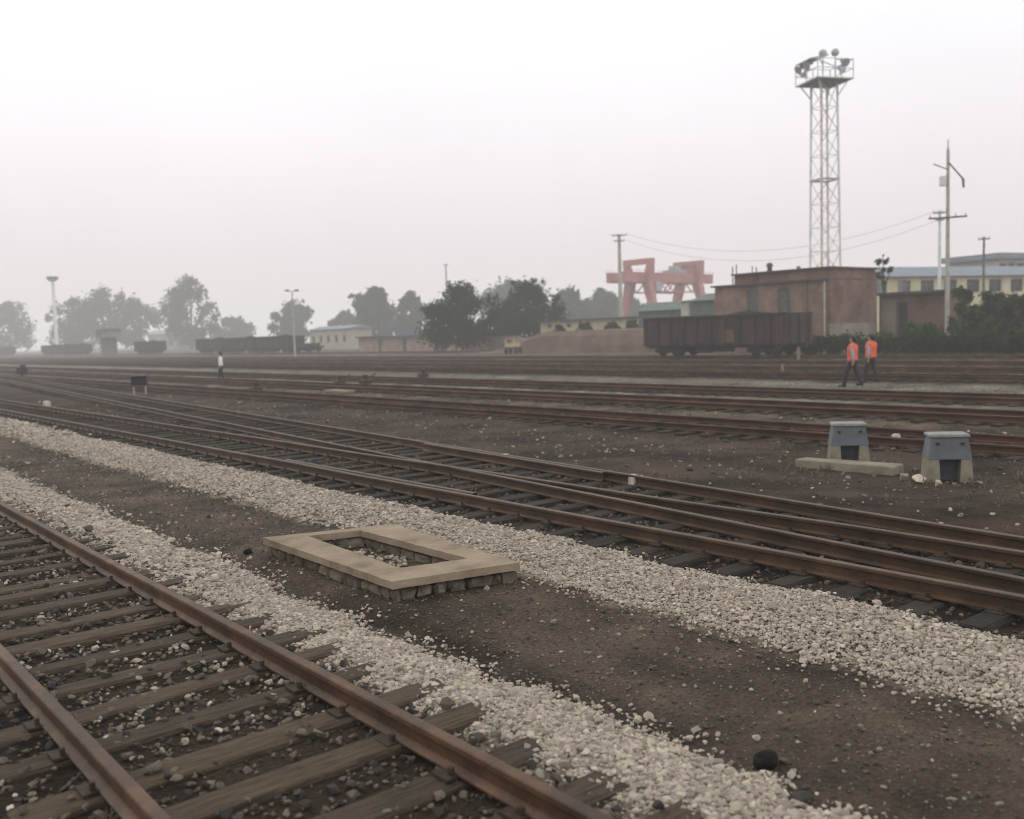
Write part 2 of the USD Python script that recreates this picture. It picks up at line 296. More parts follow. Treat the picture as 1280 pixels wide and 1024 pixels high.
MAT['ground'] = usdkit.material(stage, '/World/Looks/ground', {
    'g': ('geometry', {}), 's': ('separate_xyz', {}),
    'n1': ('noise_texture', {'scale': 1.1, 'detail': 5.0, 'roughness': 0.6}), 'w': ('map_range', {'from_min': 0.25, 'from_max': 0.75, 'to_min': -0.28, 'to_max': 0.28}),
    'ad': ('math', {'math_type': 'add'}), 'mr': ('map_range', {'from_min': LO, 'from_max': HI, 'to_min': 0.0, 'to_max': 1.0}),
    'rp': ('rgb_ramp', {}),
    'n2': ('noise_texture', {'scale': 0.62, 'detail': 9.0, 'roughness': 0.62}), 'v2': ('map_range', {'from_min': 0.32, 'from_max': 0.68, 'to_min': 0.42, 'to_max': 1.85}),
    'n3': ('noise_texture', {'scale': 26.0, 'detail': 6.0, 'roughness': 0.7}), 'v3': ('map_range', {'from_min': 0.3, 'from_max': 0.7, 'to_min': 0.6, 'to_max': 1.4}),
    'mu': ('math', {'math_type': 'multiply'}), 'mo': ('math', {'math_type': 'multiply'}), 'n4': ('noise_texture', {'scale': 0.42, 'detail': 5.0, 'roughness': 0.55, 'distortion': 0.6}), 'v4': ('map_range', {'from_min': 0.52, 'from_max': 0.60, 'to_min': 1.0, 'to_max': 0.58, 'clamp': True}), 'hs': ('hsv', {}),
    'vo': ('voronoi_texture', {'scale': 30.0}), 'hm': ('math', {'math_type': 'multiply_add', 'value2': 0.7}),
    'b': ('bump', {'strength': 1.0, 'distance': 0.045}), 'p': ('principled_bsdf', {'roughness': 0.95, 'specular_ior_level': 0.15})},
    [('g.position', 's.vector'), ('g.position', 'n1.vector'), ('n1.fac', 'w.value'), ('s.x', 'ad.value1'), ('w.result', 'ad.value2'), ('ad.value', 'mr.value'), ('mr.result', 'rp.fac'),
     ('g.position', 'n2.vector'), ('n2.fac', 'v2.value'), ('g.position', 'n3.vector'), ('n3.fac', 'v3.value'), ('v2.result', 'mu.value1'), ('v3.result', 'mu.value2'),
     ('g.position', 'n4.vector'), ('n4.fac', 'v4.value'), ('mu.value', 'mo.value1'), ('v4.result', 'mo.value2'), ('rp.color', 'hs.color'), ('mo.value', 'hs.value'), ('hs.color', 'p.base_color'), ('g.position', 'vo.vector'), ('vo.distance', 'hm.value1'), ('n3.fac', 'hm.value3'), ('hm.value', 'b.height'), ('b.normal', 'p.normal')], surface='p.BSDF')
rp = UsdShade.Shader.Get(stage, '/World/Looks/ground/rp')
tab = ramp_fine(bands)
rp.CreateInput('ramp', Sdf.ValueTypeNames.Float3Array).Set(Vt.Vec3fArray.FromNumpy(tab.astype(np.float32)))
rp.CreateInput('ramp_alpha', Sdf.ValueTypeNames.FloatArray).Set(Vt.FloatArray.FromNumpy(np.ones(len(tab), np.float32)))
rp.CreateInput('interpolate', Sdf.ValueTypeNames.Bool).Set(True)
obj('ground', GROUND, 'ground', smooth=True, kind='structure')

# ------------------------------------------------------------------ haze
MAT['haze'] = usdkit.material(stage, '/World/Looks/haze', {'v': ('principled_volume', {'color': (0.965, 0.905, 0.895), 'density': 0.00118, 'anisotropy': 0.0})}, volume='v.volume')
obj('haze', bb(-1540, 1540, -1540, 1540, -1.6, 36.0), 'haze', kind='stuff', label='pale grey smog over the whole rail yard', category='haze')

# ------------------------------------------------------------------ tracks
PROF = [(-0.057, 0), (0.057, 0), (0.057, 0.010), (0.010, 0.028), (0.008, 0.100), (0.035, 0.112), (0.036, 0.138), (0.030, 0.145), (-0.030, 0.145), (-0.036, 0.138), (-0.035, 0.112), (-0.008, 0.100), (-0.010, 0.028), (-0.057, 0.010)]
def rail(xf, y0, y1, base=0.045, step=2.5, seed=0, jit=0.004):
    ys = np.arange(y0, y1 + step, step); n = len(PROF); xs = np.array([float(xf(y)) for y in ys]); r = np.random.default_rng(seed)
    xs = xs + r.normal(0, jit, len(ys)); zs = base + r.normal(0, jit, len(ys))
    v = np.array([[x + p, y, z + h] for x, y, z in zip(xs, ys, zs) for p, h in PROF]); f = []
    for k in range(len(ys) - 1):
        for a in range(n):
            b = (a + 1) % n; f += [[k * n + a, k * n + b, (k + 1) * n + b], [k * n + a, (k + 1) * n + b, (k + 1) * n + a]]
    capm = trimesh.creation.triangulate_polygon(__import__('shapely').Polygon(PROF), engine='earcut')
    f += [list(t) for t in np.asarray(capm[1])[:, ::-1]] if False else []
    m = trimesh.Trimesh(v, f, process=False); 
    if m.volume < 0: m.invert()
    return m

def sleeper(L, w=0.22, h=0.16, r=rng):
    m = chamfered(L + r.normal(0, 0.03), w * r.uniform(0.9, 1.1), h, 0.018)
    m = trimesh.Trimesh(m.vertices, m.faces)
    m.vertices += r.normal(0, 0.006, m.vertices.shape)
    return m

def lay_sleepers(parent, mid, ys, L, mt, top=0.04, rot=0.012, r=rng):
    for y in ys:
        m = sleeper(L, r=r); x = float(mid(y))
        m.apply_transform(trimesh.transformations.rotation_matrix(r.normal(0, rot), [0, 0, 1]))
        m.apply_translation([x + r.normal(0, 0.03), y + r.normal(0, 0.025), top - 0.08 + r.normal(0, 0.006)])
        obj('sleeper', m, mt, parent)

def fastenings(parent, rails, ys, top=0.04):
    ms = []
    for y in ys:
        for x in rails:
            ms.append(box(0.26, 0.14, 0.016, (x, y, top + 0.006)))
            for s in (-1, 1):
                ms.append(box(0.025, 0.03, 0.05, (x + s * 0.075, y + s * 0.035, top + 0.03)))
    obj('rail_fastening', ms, 'iron', parent, kind='stuff')

tA = thing('railway_track', 'nearest rusty track with bare timber sleepers, in the lower left corner', 'railway track', group=None)
for k, x in enumerate(A_RAILS): obj('rail', rail(lambda y, x=x: x, -12, 460, seed=k), 'rust_rail', tA, smooth=30)
ysA = np.arange(0.6, 62, 0.56)
lay_sleepers(tA, lambda y: A_MID + .06, ysA, 2.6, 'sleeper_wood')
fastenings(tA, A_RAILS, ysA[:60])

tB = thing('railway_track', 'rusty track along the far edge of the second white ballast strip', 'railway track')
for k, x in enumerate(B_RAILS): obj('rail', rail(lambda y, x=x: x, -12, 460, seed=10 + k), 'rust_dark', tB, smooth=30)
ysB = np.arange(-6, 70, 0.58)
for y in ysB:
    r_end = float(c_mid(y)) + 1.3 if y < 22.5 else B_MID + 1.25
    l = B_MID - 1.3; mid = (l + r_end) / 2
    lay_sleepers(tB, lambda yy, mid=mid: mid, [y], r_end - l, 'sleeper_dark', rot=0.006)
fastenings(tB, B_RAILS, ysB[:80])

tC = thing('railway_track', 'rusty track branching off the second track and crossing its rail towards the far left', 'railway track')
for k, s in enumerate((-GA, GA)): obj('rail', rail(lambda y, s=s: float(c_mid(y)) + s, -12, 104, base=0.041, seed=20 + k, jit=0.002), 'rust_dark', tC, smooth=30)
ysC = np.arange(23.2, 78, 0.58)
lay_sleepers(tC, c_mid, ysC, 2.5, 'sleeper_dark', top=0.036)
for y in np.arange(-4, 23, 0.58): pass
for px, py in ((640, 575), (800, 601)):
    g = ground(px, py - 4, 0.13); x = float(c_mid(g[1])) + GA
    obj('painted_joint', [box(0.05, 0.11, 0.105, (x - 0.035, g[1], 0.10)), box(0.075, 0.11, 0.008, (x, g[1], 0.190))], 'white_paint', tC)
g = ground(541, 582, 0.13)
obj('painted_joint', [box(0.05, 0.08, 0.10, (float(c_mid(g[1])) - GA - 0.035, g[1], 0.10))], 'white_paint', tC)
# frog wing rails
obj('guard_rail', rail(lambda y: B_RAILS[0] + 0.14, 10.2, 15.0, base=0.043, seed=33, step=0.8, jit=0.001), 'rust_dark', tC, smooth=30)
obj('guard_rail', rail(lambda y: float(c_mid(y)) + GA - 0.14, 10.2, 15.0, base=0.043, seed=34, step=0.8, jit=0.001), 'rust_dark', tC, smooth=30)

names = ['rusty track passing right behind the two grey cabinets', 'second rusty track beyond the two grey cabinets', 'third rusty track beyond the cabinets, before the grey gravel strip',
         'rusty track behind the grey gravel strip where the two men in orange vests walk', 'dark far track, first one beyond the two men in orange vests', 'dark far track just in front of the dark brown wagon\'s track',
         'far track that the dark brown gondola wagon stands on', 'farthest track, carrying the hazy rows of wagons at left']
for k, (c, lab) in enumerate(zip(FAR_TRACKS, names)):
    t = thing('railway_track', lab, 'railway track')
    for s in (-GA, GA): obj('rail', rail(lambda y: c + s, -15, 460, step=5, seed=40 + 2 * k + int(s > 0)), 'rust_far', t, smooth=30)
    if k == 0: lay_sleepers(t, lambda y: c, np.arange(1, 60, 0.58), 2.5, 'sleeper_dark')
    elif k < 3: lay_sleepers(t, lambda y: c, np.arange(2, 62, 0.6), 2.5, 'sleeper_dark')
    ms = []
    for y in np.arange(60 if k < 3 else -10, 200, 0.6 if k < 3 else 0.7):
        ms.append(box(2.5, 0.22, 0.12, (c + rng.normal(0, 0.03), y, -0.02 + rng.normal(0, 0.005))))
    obj('sleeper_row', ms, 'sleeper_dark', t, kind='stuff')

# ------------------------------------------------------------------ ballast stones
def rock(seed, n=15):
    r = np.random.default_rng(seed); p = r.normal(size=(n, 3)); p /= np.linalg.norm(p, axis=1, keepdims=True); p *= r.uniform(0.8, 1.0, (n, 1)) * [1.0, 0.78, 0.62]
    return hull(p * 0.5)
def scatter(name, label, cat, pts, size, mats, flat=0.6, seed=1, rocks=4):
    """pts (n,3); size (n,): one stone of about that length at each point"""
    r = np.random.default_rng(seed)
    pi = UsdGeom.PointInstancer.Define(stage, fresh('/World', name)); path = pi.GetPath()
    protos = []
    for k, mt in enumerate(mats):
        for q in range(rocks):
            pp = f'{path}/stone_{len(protos):03d}' if protos else f'{path}/stone'
            usdkit.mesh(stage, pp, rock(seed * 100 + k * 10 + q), MAT[mt]); protos.append(Sdf.Path(pp))
    pi.CreatePrototypesRel().SetTargets(protos)
    n = len(pts)
    pi.CreateProtoIndicesAttr(Vt.IntArray.FromNumpy(r.integers(0, len(protos), n).astype(np.int32)))
    pi.CreatePositionsAttr(Vt.Vec3fArray.FromNumpy(pts.astype(np.float32)))
    a = r.uniform(0, 2 * np.pi, n); t = r.normal(0, 0.45, n); b = r.uniform(0, 2 * np.pi, n)
    qz = np.stack([np.cos(a / 2), 0 * a, 0 * a, np.sin(a / 2)], -1); qt = np.stack([np.cos(t / 2), np.sin(t / 2) * np.cos(b), np.sin(t / 2) * np.sin(b), 0 * t], -1)
    w = qt[:, 0] * qz[:, 0] - (qt[:, 1:] * qz[:, 1:]).sum(1); v = qt[:, :1] * qz[:, 1:] + qz[:, :1] * qt[:, 1:] + np.cross(qt[:, 1:], qz[:, 1:])
    pi.CreateOrientationsAttr(Vt.QuathArray([Gf.Quath(float(w_), Gf.Vec3h(*map(float, v_))) for w_, v_ in zip(w, v)]))
    sc = size[:, None] * np.stack([r.uniform(0.85, 1.2, n), r.uniform(0.85, 1.2, n), r.uniform(0.75, 1.25, n)], -1)
    pi.CreateScalesAttr(Vt.Vec3fArray.FromNumpy(sc.astype(np.float32)))
    put(pi.GetPrim(), label=label, category=cat, kind='stuff')
def field(n, x0f, x1f, y0, y1, r, edge=0.12):
    y = r.uniform(y0, y1, n); a, b = x0f(y), x1f(y); x = a + (b - a) * r.uniform(0, 1, n) + r.normal(0, edge, n) * (r.random(n) < 0.35); return x, y
def strip(x0f, x1f, segs, seed):
    r = np.random.default_rng(seed); P, S = [], []
    for y0, y1, dens, size in segs:
        n = int((y1 - y0) * 1.05 * dens); x, y = field(n, x0f, x1f, y0, y1, r); s = np.exp(r.normal(0, 0.33, n)) * size
        P.append(np.stack([x, y, height(x, y) + s * r.uniform(0.0, 0.42, n)], -1)); S.append(s)
    return np.vstack(P), np.concatenate(S)
LIGHT = ['stone_cream', 'stone_grey', 'stone_pink', 'stone_cream', 'stone_tan', 'stone_cream', 'stone_pink', 'stone_grey']
p, s = strip(s1_in, s1_out, [(0.3, 9, 4600, 0.033), (9, 24, 1900, 0.041), (24, 70, 260, 0.085)], 51)
scatter('ballast_stones', 'strip of pale crushed stone along the nearest track', 'ballast', p, s, LIGHT, seed=3)
p, s = strip(s2_in, s2_out, [(-1, 9, 3700, 0.033), (9, 26, 1700, 0.041), (26, 80, 240, 0.09)], 52)
scatter('ballast_stones', 'strip of pale crushed stone along the second track', 'ballast', p, s, LIGHT, seed=4)
def uniform(x0, x1, y0, y1, n, size, seed, spread=0.3, lift=0.3):
    r = np.random.default_rng(seed); x = r.uniform(x0, x1, n); y = r.uniform(y0, y1, n); s = np.exp(r.normal(0, spread, n)) * size
    return np.stack([x, y, height(x, y) + s * r.uniform(0, lift, n)], -1), s
p, s = uniform(-1.5, 3.25, 1.0, 26, 34000, 0.038, 61, 0.4, 0.6)
scatter('track_stones', 'dark oily stones lying between the sleepers of the nearest track', 'ballast', p, s, ['stone_dark', 'stone_black', 'stone_dark'], seed=5)
r = np.random.default_rng(62); n = 6500
x, y = r.uniform(-1.2, 3.2, n), 1.0 + 23 * r.random(n); keep = meshkit.noise(np.stack([x * 1.6, y * 1.6, 0 * x], -1), 9) > 0.45; x, y = x[keep], y[keep]; s = np.exp(r.normal(0, 0.35, len(x))) * 0.042
scatter('loose_stones', 'loose pale stones spilled between the sleepers of the nearest track', 'ballast', np.stack([x, y, height(x, y) + 0.022 + 0 * x], -1), s, ['stone_cream', 'stone_grey', 'stone_tan'], seed=6)
p, s = uniform(6.95, 10.3, -1, 30, 14000, 0.05, 63)
scatter('track_stones', 'dark stones between the rails of the second and branching tracks', 'ballast', p, s, ['stone_dark', 'stone_black', 'stone_black'], seed=7)
p1, s1 = uniform(3.9, 5.9, 0.5, 25, 26000, 0.014, 64, 0.55, 0.3); p2, s2 = uniform(10, 20, 2, 40, 9000, 0.035, 65, 0.5, 0.2)
scatter('pebbles', 'small dark pebbles strewn over the bare earth between the tracks', 'pebbles', np.vstack([p1, p2]), np.concatenate([s1, s2]), ['earth_pebble', 'earth_pebble', 'stone_dark', 'gravel_olive'], seed=8)
r = np.random.default_rng(66); n = 420
p1, s1 = uniform(3.9, 5.9, 0.8, 25, 260, 0.04, 67, 0.35, 0.15); p2, s2 = uniform(9.0, 21, 3, 45, 900, 0.06, 68, 0.4, 0.15)
scatter('loose_stones', 'single pale stones strewn over the dark earth between the tracks', 'ballast', np.vstack([p1, p2]), np.concatenate([s1, s2]), ['stone_grey', 'stone_tan', 'stone_pink'], seed=9)
p, s = uniform(28.6, 33.8, 5, 75, 14000, 0.06, 69, 0.3, 0.2)
scatter('gravel', 'strip of grey gravel where the two men in orange vests walk', 'gravel', p, s, ['gravel_olive'], seed=10)

def weeds(name, label, pts, hgt, mt, seed):
    r = np.random.default_rng(seed); V, F = [], []
    for (x, y) in pts:
        z = float(height(x, y))
        for k in range(r.integers(7, 16)):
            a = r.uniform(0, 2 * np.pi); d = np.array([math.cos(a), math.sin(a), 0]); n = np.array([-d[1], d[0], 0]); b = np.array([x, y, z]) + d * r.uniform(0, .07); h = hgt * r.uniform(.4, 1.15); w = r.uniform(.004, .009); o = len(V)
            V += [b - n * w, b + n * w, b + d * h * .18 + [0, 0, h * .6] + n * w * .8, b + d * h * .18 + [0, 0, h * .6] - n * w * .8, b + d * h * r.uniform(.3, .7) + [0, 0, h]]; F += [[o, o + 1, o + 2], [o, o + 2, o + 3], [o + 3, o + 2, o + 4]]
    obj(name, trimesh.Trimesh(np.array(V), F, process=False), mt, kind='stuff', label=label, category='weeds')
mat('dry_grass', two((0.085, 0.07, 0.045), (0.15, 0.125, 0.085)), 8, rough=0.9)
mat('green_grass', two((0.045, 0.062, 0.025), (0.09, 0.105, 0.045)), 4, rough=0.9)
r = np.random.default_rng(200); W = [(float(r.normal(14.1, .9)), float(r.uniform(4, 9.5))) for _ in range(120)] + [(float(r.uniform(11, 15.6)), float(r.uniform(3, 26))) for _ in range(170)] + [(float(r.uniform(18.6, 20.7)), float(r.uniform(8, 45))) for _ in range(160)]
W = [w for w in W if w[0] > float(c_mid(w[1])) + 1.5]
weeds('dry_weeds', 'dry straw-coloured weeds round the two grey cabinets and between the tracks', W[::2], .13, 'dry_grass', 201)
W = [(float(r.uniform(58.4, 60.2)), float(r.uniform(10, 42))) for _ in range(700)] + [(float(r.uniform(38.6, 40.4)), float(r.uniform(12, 60))) for _ in range(200)]
weeds('grass', 'green and yellow grass at the foot of the long hedge', W, .32, 'green_grass', 202)

# ------------------------------------------------------------------ concrete frame round a pit
fr = thing('concrete_frame', 'rectangular concrete frame round a sunken pit between the two ballast strips', 'concrete frame')
outer = [(4.33, 9.61), (5.69, 9.18), (5.52, 6.72), (4.31, 6.99)]; inner = [(4.71, 9.31), (5.26, 9.14), (5.28, 7.20), (4.63, 7.36)]
import shapely
ring = shapely.Polygon(outer, [inner])
slab = trimesh.creation.extrude_polygon(ring, 0.07, engine='earcut'); slab.apply_translation([0, 0, 0.13]); slab = slab.subdivide_to_size(0.05, max_iter=12); pv = slab.vertices; slab.vertices = pv + 0.016 * (np.stack([meshkit.fbm(pv * 9 + k * 7.7, 3, 20 + k) for k in range(3)], -1) - .5) * [1, 1, .7]
obj('coping', slab, 'concrete', fr)
r = np.random.default_rng(71)
for poly, sgn in ((outer, 1), (inner, -1)):
    c = np.mean(poly, 0)
    for k in range(4):
        a, b = np.array(poly[k]), np.array(poly[(k + 1) % 4]); L = np.linalg.norm(b - a); d = (b - a) / L; nrm = np.array([d[1], -d[0]])
        if np.dot(nrm, c - a) > 0: nrm = -nrm
        for z0, z1 in ((-0.16, -0.012), (-0.012, 0.126)):
            u = 0.02
            while u < L - 0.04:
                w = min(r.uniform(0.10, 0.30), L - 0.02 - u); m = chamfered(w - 0.010, 0.15, (z1 - z0) * r.uniform(.86, .98), min(0.035, w * .3)); m.vertices += r.normal(0, 0.011, m.vertices.shape)
                m.apply_transform(trimesh.transformations.rotation_matrix(math.atan2(d[1], d[0]), [0, 0, 1]))
                p0 = a + d * (u + w / 2) - nrm * sgn * (0.095 + r.uniform(-0.012, 0.012)); m.apply_translation([p0[0], p0[1], (z0 + z1) / 2]); obj('stone', m, 'masonry', fr); u += w
P, S = [], []
for k in range(170):
    w = r.dirichlet([1, 1, 1, 1]); q = w @ np.array(inner); sz = float(np.exp(r.normal(0, 0.4)) * 0.06); P.append([q[0], q[1], float(height(q[0], q[1])) + 0.02]); S.append(sz)
scatter('rubble', 'pale rubble lying in the pit inside the concrete frame', 'rubble', np.array(P), np.array(S), ['stone_tan', 'stone_grey', 'stone_dark'], seed=11)

def lump(seed, size, squash=(1, 0.8, 0.65), rough=0.25):
    m = trimesh.creation.icosphere(3, 0.5); n = meshkit.fbm(m.vertices * 3.2 + seed, 4, seed) - 0.5
    m.vertices = m.vertices * (1 + rough * 2 * n[:, None]) * np.array(squash) * size; return m
g = ground(957, 944); m = lump(3, 0.155); m.apply_translation([g[0], g[1], float(height(g[0], g[1])) + 0.03])
obj('clod', m, 'coal', smooth=True, label='dark rounded clod lying on the bare earth near the lower right', category='clod')
g = ground(1000, 984); m = lump(5, 0.14, (1, 0.7, 0.3)); m.apply_translation([g[0], g[1], float(height(g[0], g[1])) + 0.008])
obj('clod', m, 'stone_black', smooth=True, label='flat dark clod at the edge of the near ballast strip, lower right', category='clod')
g = ground(310, 694); m = lump(8, 0.10); m.apply_translation([g[0], g[1], float(height(g[0], g[1])) + 0.02])
obj('clod', m, 'coal', smooth=True, label='small black lump on the earth left of the concrete frame', category='clod')

# ------------------------------------------------------------------ two grey cabinets
def cabinet(label, loc, rz, k):
    t = thing('trackside_cabinet', label, 'cabinet', loc, rz, 'grey trackside cabinets')
    w, d = 0.64 * k, 0.46 * k; wt, dt = 0.54 * k, 0.36 * k
    hood = hull([[sx * w / 2, sy * d / 2, 0.27] for sx in (-1, 1) for sy in (-1, 1)] + [[sx * wt / 2, sy * dt / 2, 0.58] for sx in (-1, 1) for sy in (-1, 1)])
    obj('hood', hood, 'cabinet_blue', t)
    cap = chamfered(wt + 0.05, dt + 0.05, 0.055, 0.015); cap.apply_translation([0, 0, 0.61]); obj('lid', cap, 'cabinet_top', t)
    for s in (-1, 1):
        f = hull([[s * (w / 2 - 0.01), sy * d / 2 * 0.98, 0.268] for sy in (-1, 1)] + [[s * (w / 2 - 0.15), sy * d / 2 * 0.98, 0.268] for sy in (-1, 1)] + [[s * (w / 2 + 0.025), sy * d / 2, -0.12] for sy in (-1, 1)] + [[s * (w / 2 - 0.17), sy * d / 2, -0.12] for sy in (-1, 1)])
        obj('foot', f, 'pale_concrete', t)
    obj('back_plate', bb(-w / 2 + 0.14, w / 2 - 0.14, -.02, .02, -0.1, 0.266), 'lamp_dark', t)
    obj('hinge', [box(0.05, 0.02, 0.03, (sx * 0.17, -d / 2 + 0.012, 0.50)) for sx in (-1, 1)], 'iron', t)
    return t
vz = -math.radians(50)
g = ground(1062, 577); cabinet('grey cabinet on two concrete feet, the left and farther one of the pair', (g[0] + .15, g[1] + .12, 0), vz, .94)
g = ground(1187, 597); cabinet('grey cabinet on two concrete feet, the right and nearer one of the pair', (g[0] + .15, g[1] + .12, 0), vz, .94)
a, b = ground(1003, 580), ground(1128, 590)
rz = math.atan2(b[1] - a[1], b[0] - a[0]); m = chamfered(np.linalg.norm(b - a), 0.34, 0.16, 0.02); m.vertices += rng.normal(0, 0.008, m.vertices.shape)
m.apply_transform(trimesh.transformations.rotation_matrix(rz, [0, 0, 1])); c = (a + b) / 2; m.apply_translation([c[0] + .1, c[1] + .1, 0.0])
obj('concrete_slab', m, 'pale_concrete', label='low tan concrete slab in front of the left grey cabinet', category='concrete slab')
for px, py, sz, mt, lab in ((1149, 599, 0.22, 'stone_cream', 'whitish boulder between the two grey cabinets'), (1130, 596, 0.20, 'stone_tan', 'tan block at the right end of the low concrete slab'), (1100, 586, 0.16, 'stone_tan', 'small tan block lying by the right foot of the left cabinet'), (1222, 603, 0.16, 'stone_grey', 'grey block right of the right grey cabinet'), (1172, 604, 0.15, 'stone_tan', 'small tan stone in front of the right grey cabinet')):
    g = ground(px, py); m = rock(px, 13); m.apply_scale([sz * 1.1, sz * 1.3, sz * 1.2]); m.apply_translation([g[0], g[1], 0.0]); obj('boulder', m, mt, label=lab, category='stone')

def marker_post(label, px, py, h, w):
    g = ground(px, py); m = hull([[sx * w / 2, sy * w / 2, -0.1] for sx in (-1, 1) for sy in (-1, 1)] + [[sx * w * .45, sy * w * .45, h - .03] for sx in (-1, 1) for sy in (-1, 1)] + [[sx * w * .3, sy * w * .3, h] for sx in (-1, 1) for sy in (-1, 1)])
    m.apply_translation([g[0], g[1], 0]); obj('marker_post', m, 'pale_concrete' if py < 500 else 'white_paint', label=label, category='marker post')
marker_post('small white marker post between the second and branching tracks, far left', 59, 511, 0.30, 0.24)
marker_post('white marker stub on the track between the two grey cabinets', 1120, 557, 0.22, 0.13)
marker_post('thin white marker post near the right end of the brown wagon', 978, 467, 0.45, 0.10)
marker_post('pale short post under the right end of the brown wagon', 998, 449, 0.8, 0.14)

# ------------------------------------------------------------------ low dark trackside things at left
g = ground(175, 492); t = thing('trackside_indicator', 'black box on two thin legs beside the track at far left', 'signal box', (g[0], g[1], 0), -math.radians(30))
bx = chamfered(0.72, 0.3, 0.48, 0.02); bx.apply_translation([0, 0, 0.62]); obj('housing', bx, 'black', t)
for s in (-1, 1): obj('leg', bb(s * 0.27 - .03, s * 0.27 + .03, -.04, .04, -0.1, 0.38), 'pole_concrete', t)
obj('hood', [hull([[-.38, -.15, .863], [.38, -.15, .863], [-.38, .17, .863], [.38, .17, .863], [-.38, -.32, .845], [.38, -.32, .845]])], 'black', t)
g = ground(28, 471); t = thing('dwarf_signal', 'dark squat ground signal at the far left edge', 'signal', (g[0], g[1], 0), -math.radians(20))
obj('post', bb(-.12, .12, -.1, .1, -.1, .25), 'iron', t); bx = chamfered(0.85, 0.45, 0.55, 0.08); bx.apply_translation([0, 0, .5]); obj('housing', bx, 'black', t); bx = chamfered(0.4, .35, .3, .06); bx.apply_translation([0.08, 0, .92]); obj('lamp_head', bx, 'lamp_dark', t)
def switch_stand(label, px, py):
    g = ground(px, py); t = thing('switch_stand', label, 'switch stand', (g[0], g[1], 0), rnd.uniform(-.3, .3), 'low dark switch stands')
    bx = chamfered(0.5, 0.6, 0.22, 0.04); bx.apply_translation([0, 0, .09]); obj('base', bx, 'iron', t); bx = chamfered(.22, .22, .26, .05); bx.apply_translation([0.05, .1, .31]); obj('head', bx, 'black', t); obj('lever', tube((.12, -.1, .25), (.5, -.25, .5), .025), 'iron', t)
for lab, px, py in (('low dark switch stand below the man in white', 320, 489), ('low dark switch stand left of a second one, below the hazy lamp post', 425, 480), ('low dark switch stand just right of another, below the blue-roofed hut', 457, 479), ('low dark switch stand in front of the big dark trees', 529, 471)): switch_stand(lab, px, py)
for px, py, L, lab in ((340, 468, 4.5, 'pale concrete walkway slab near the man in white'), (425, 490, 1.8, 'pale concrete slab in the middle of the yard, left of centre'), (640, 474, 2.2, 'pale concrete slab in front of the big dark trees'), (1215, 456, 5.0, 'pale concrete slab at the foot of the hedge, far right')):
    g = ground(px, py); m = chamfered(0.6, L, 0.12, 0.02); m.apply_translation([g[0], g[1], 0.02]); obj('concrete_slab', m, 'pale_concrete', label=lab, category='concrete slab')

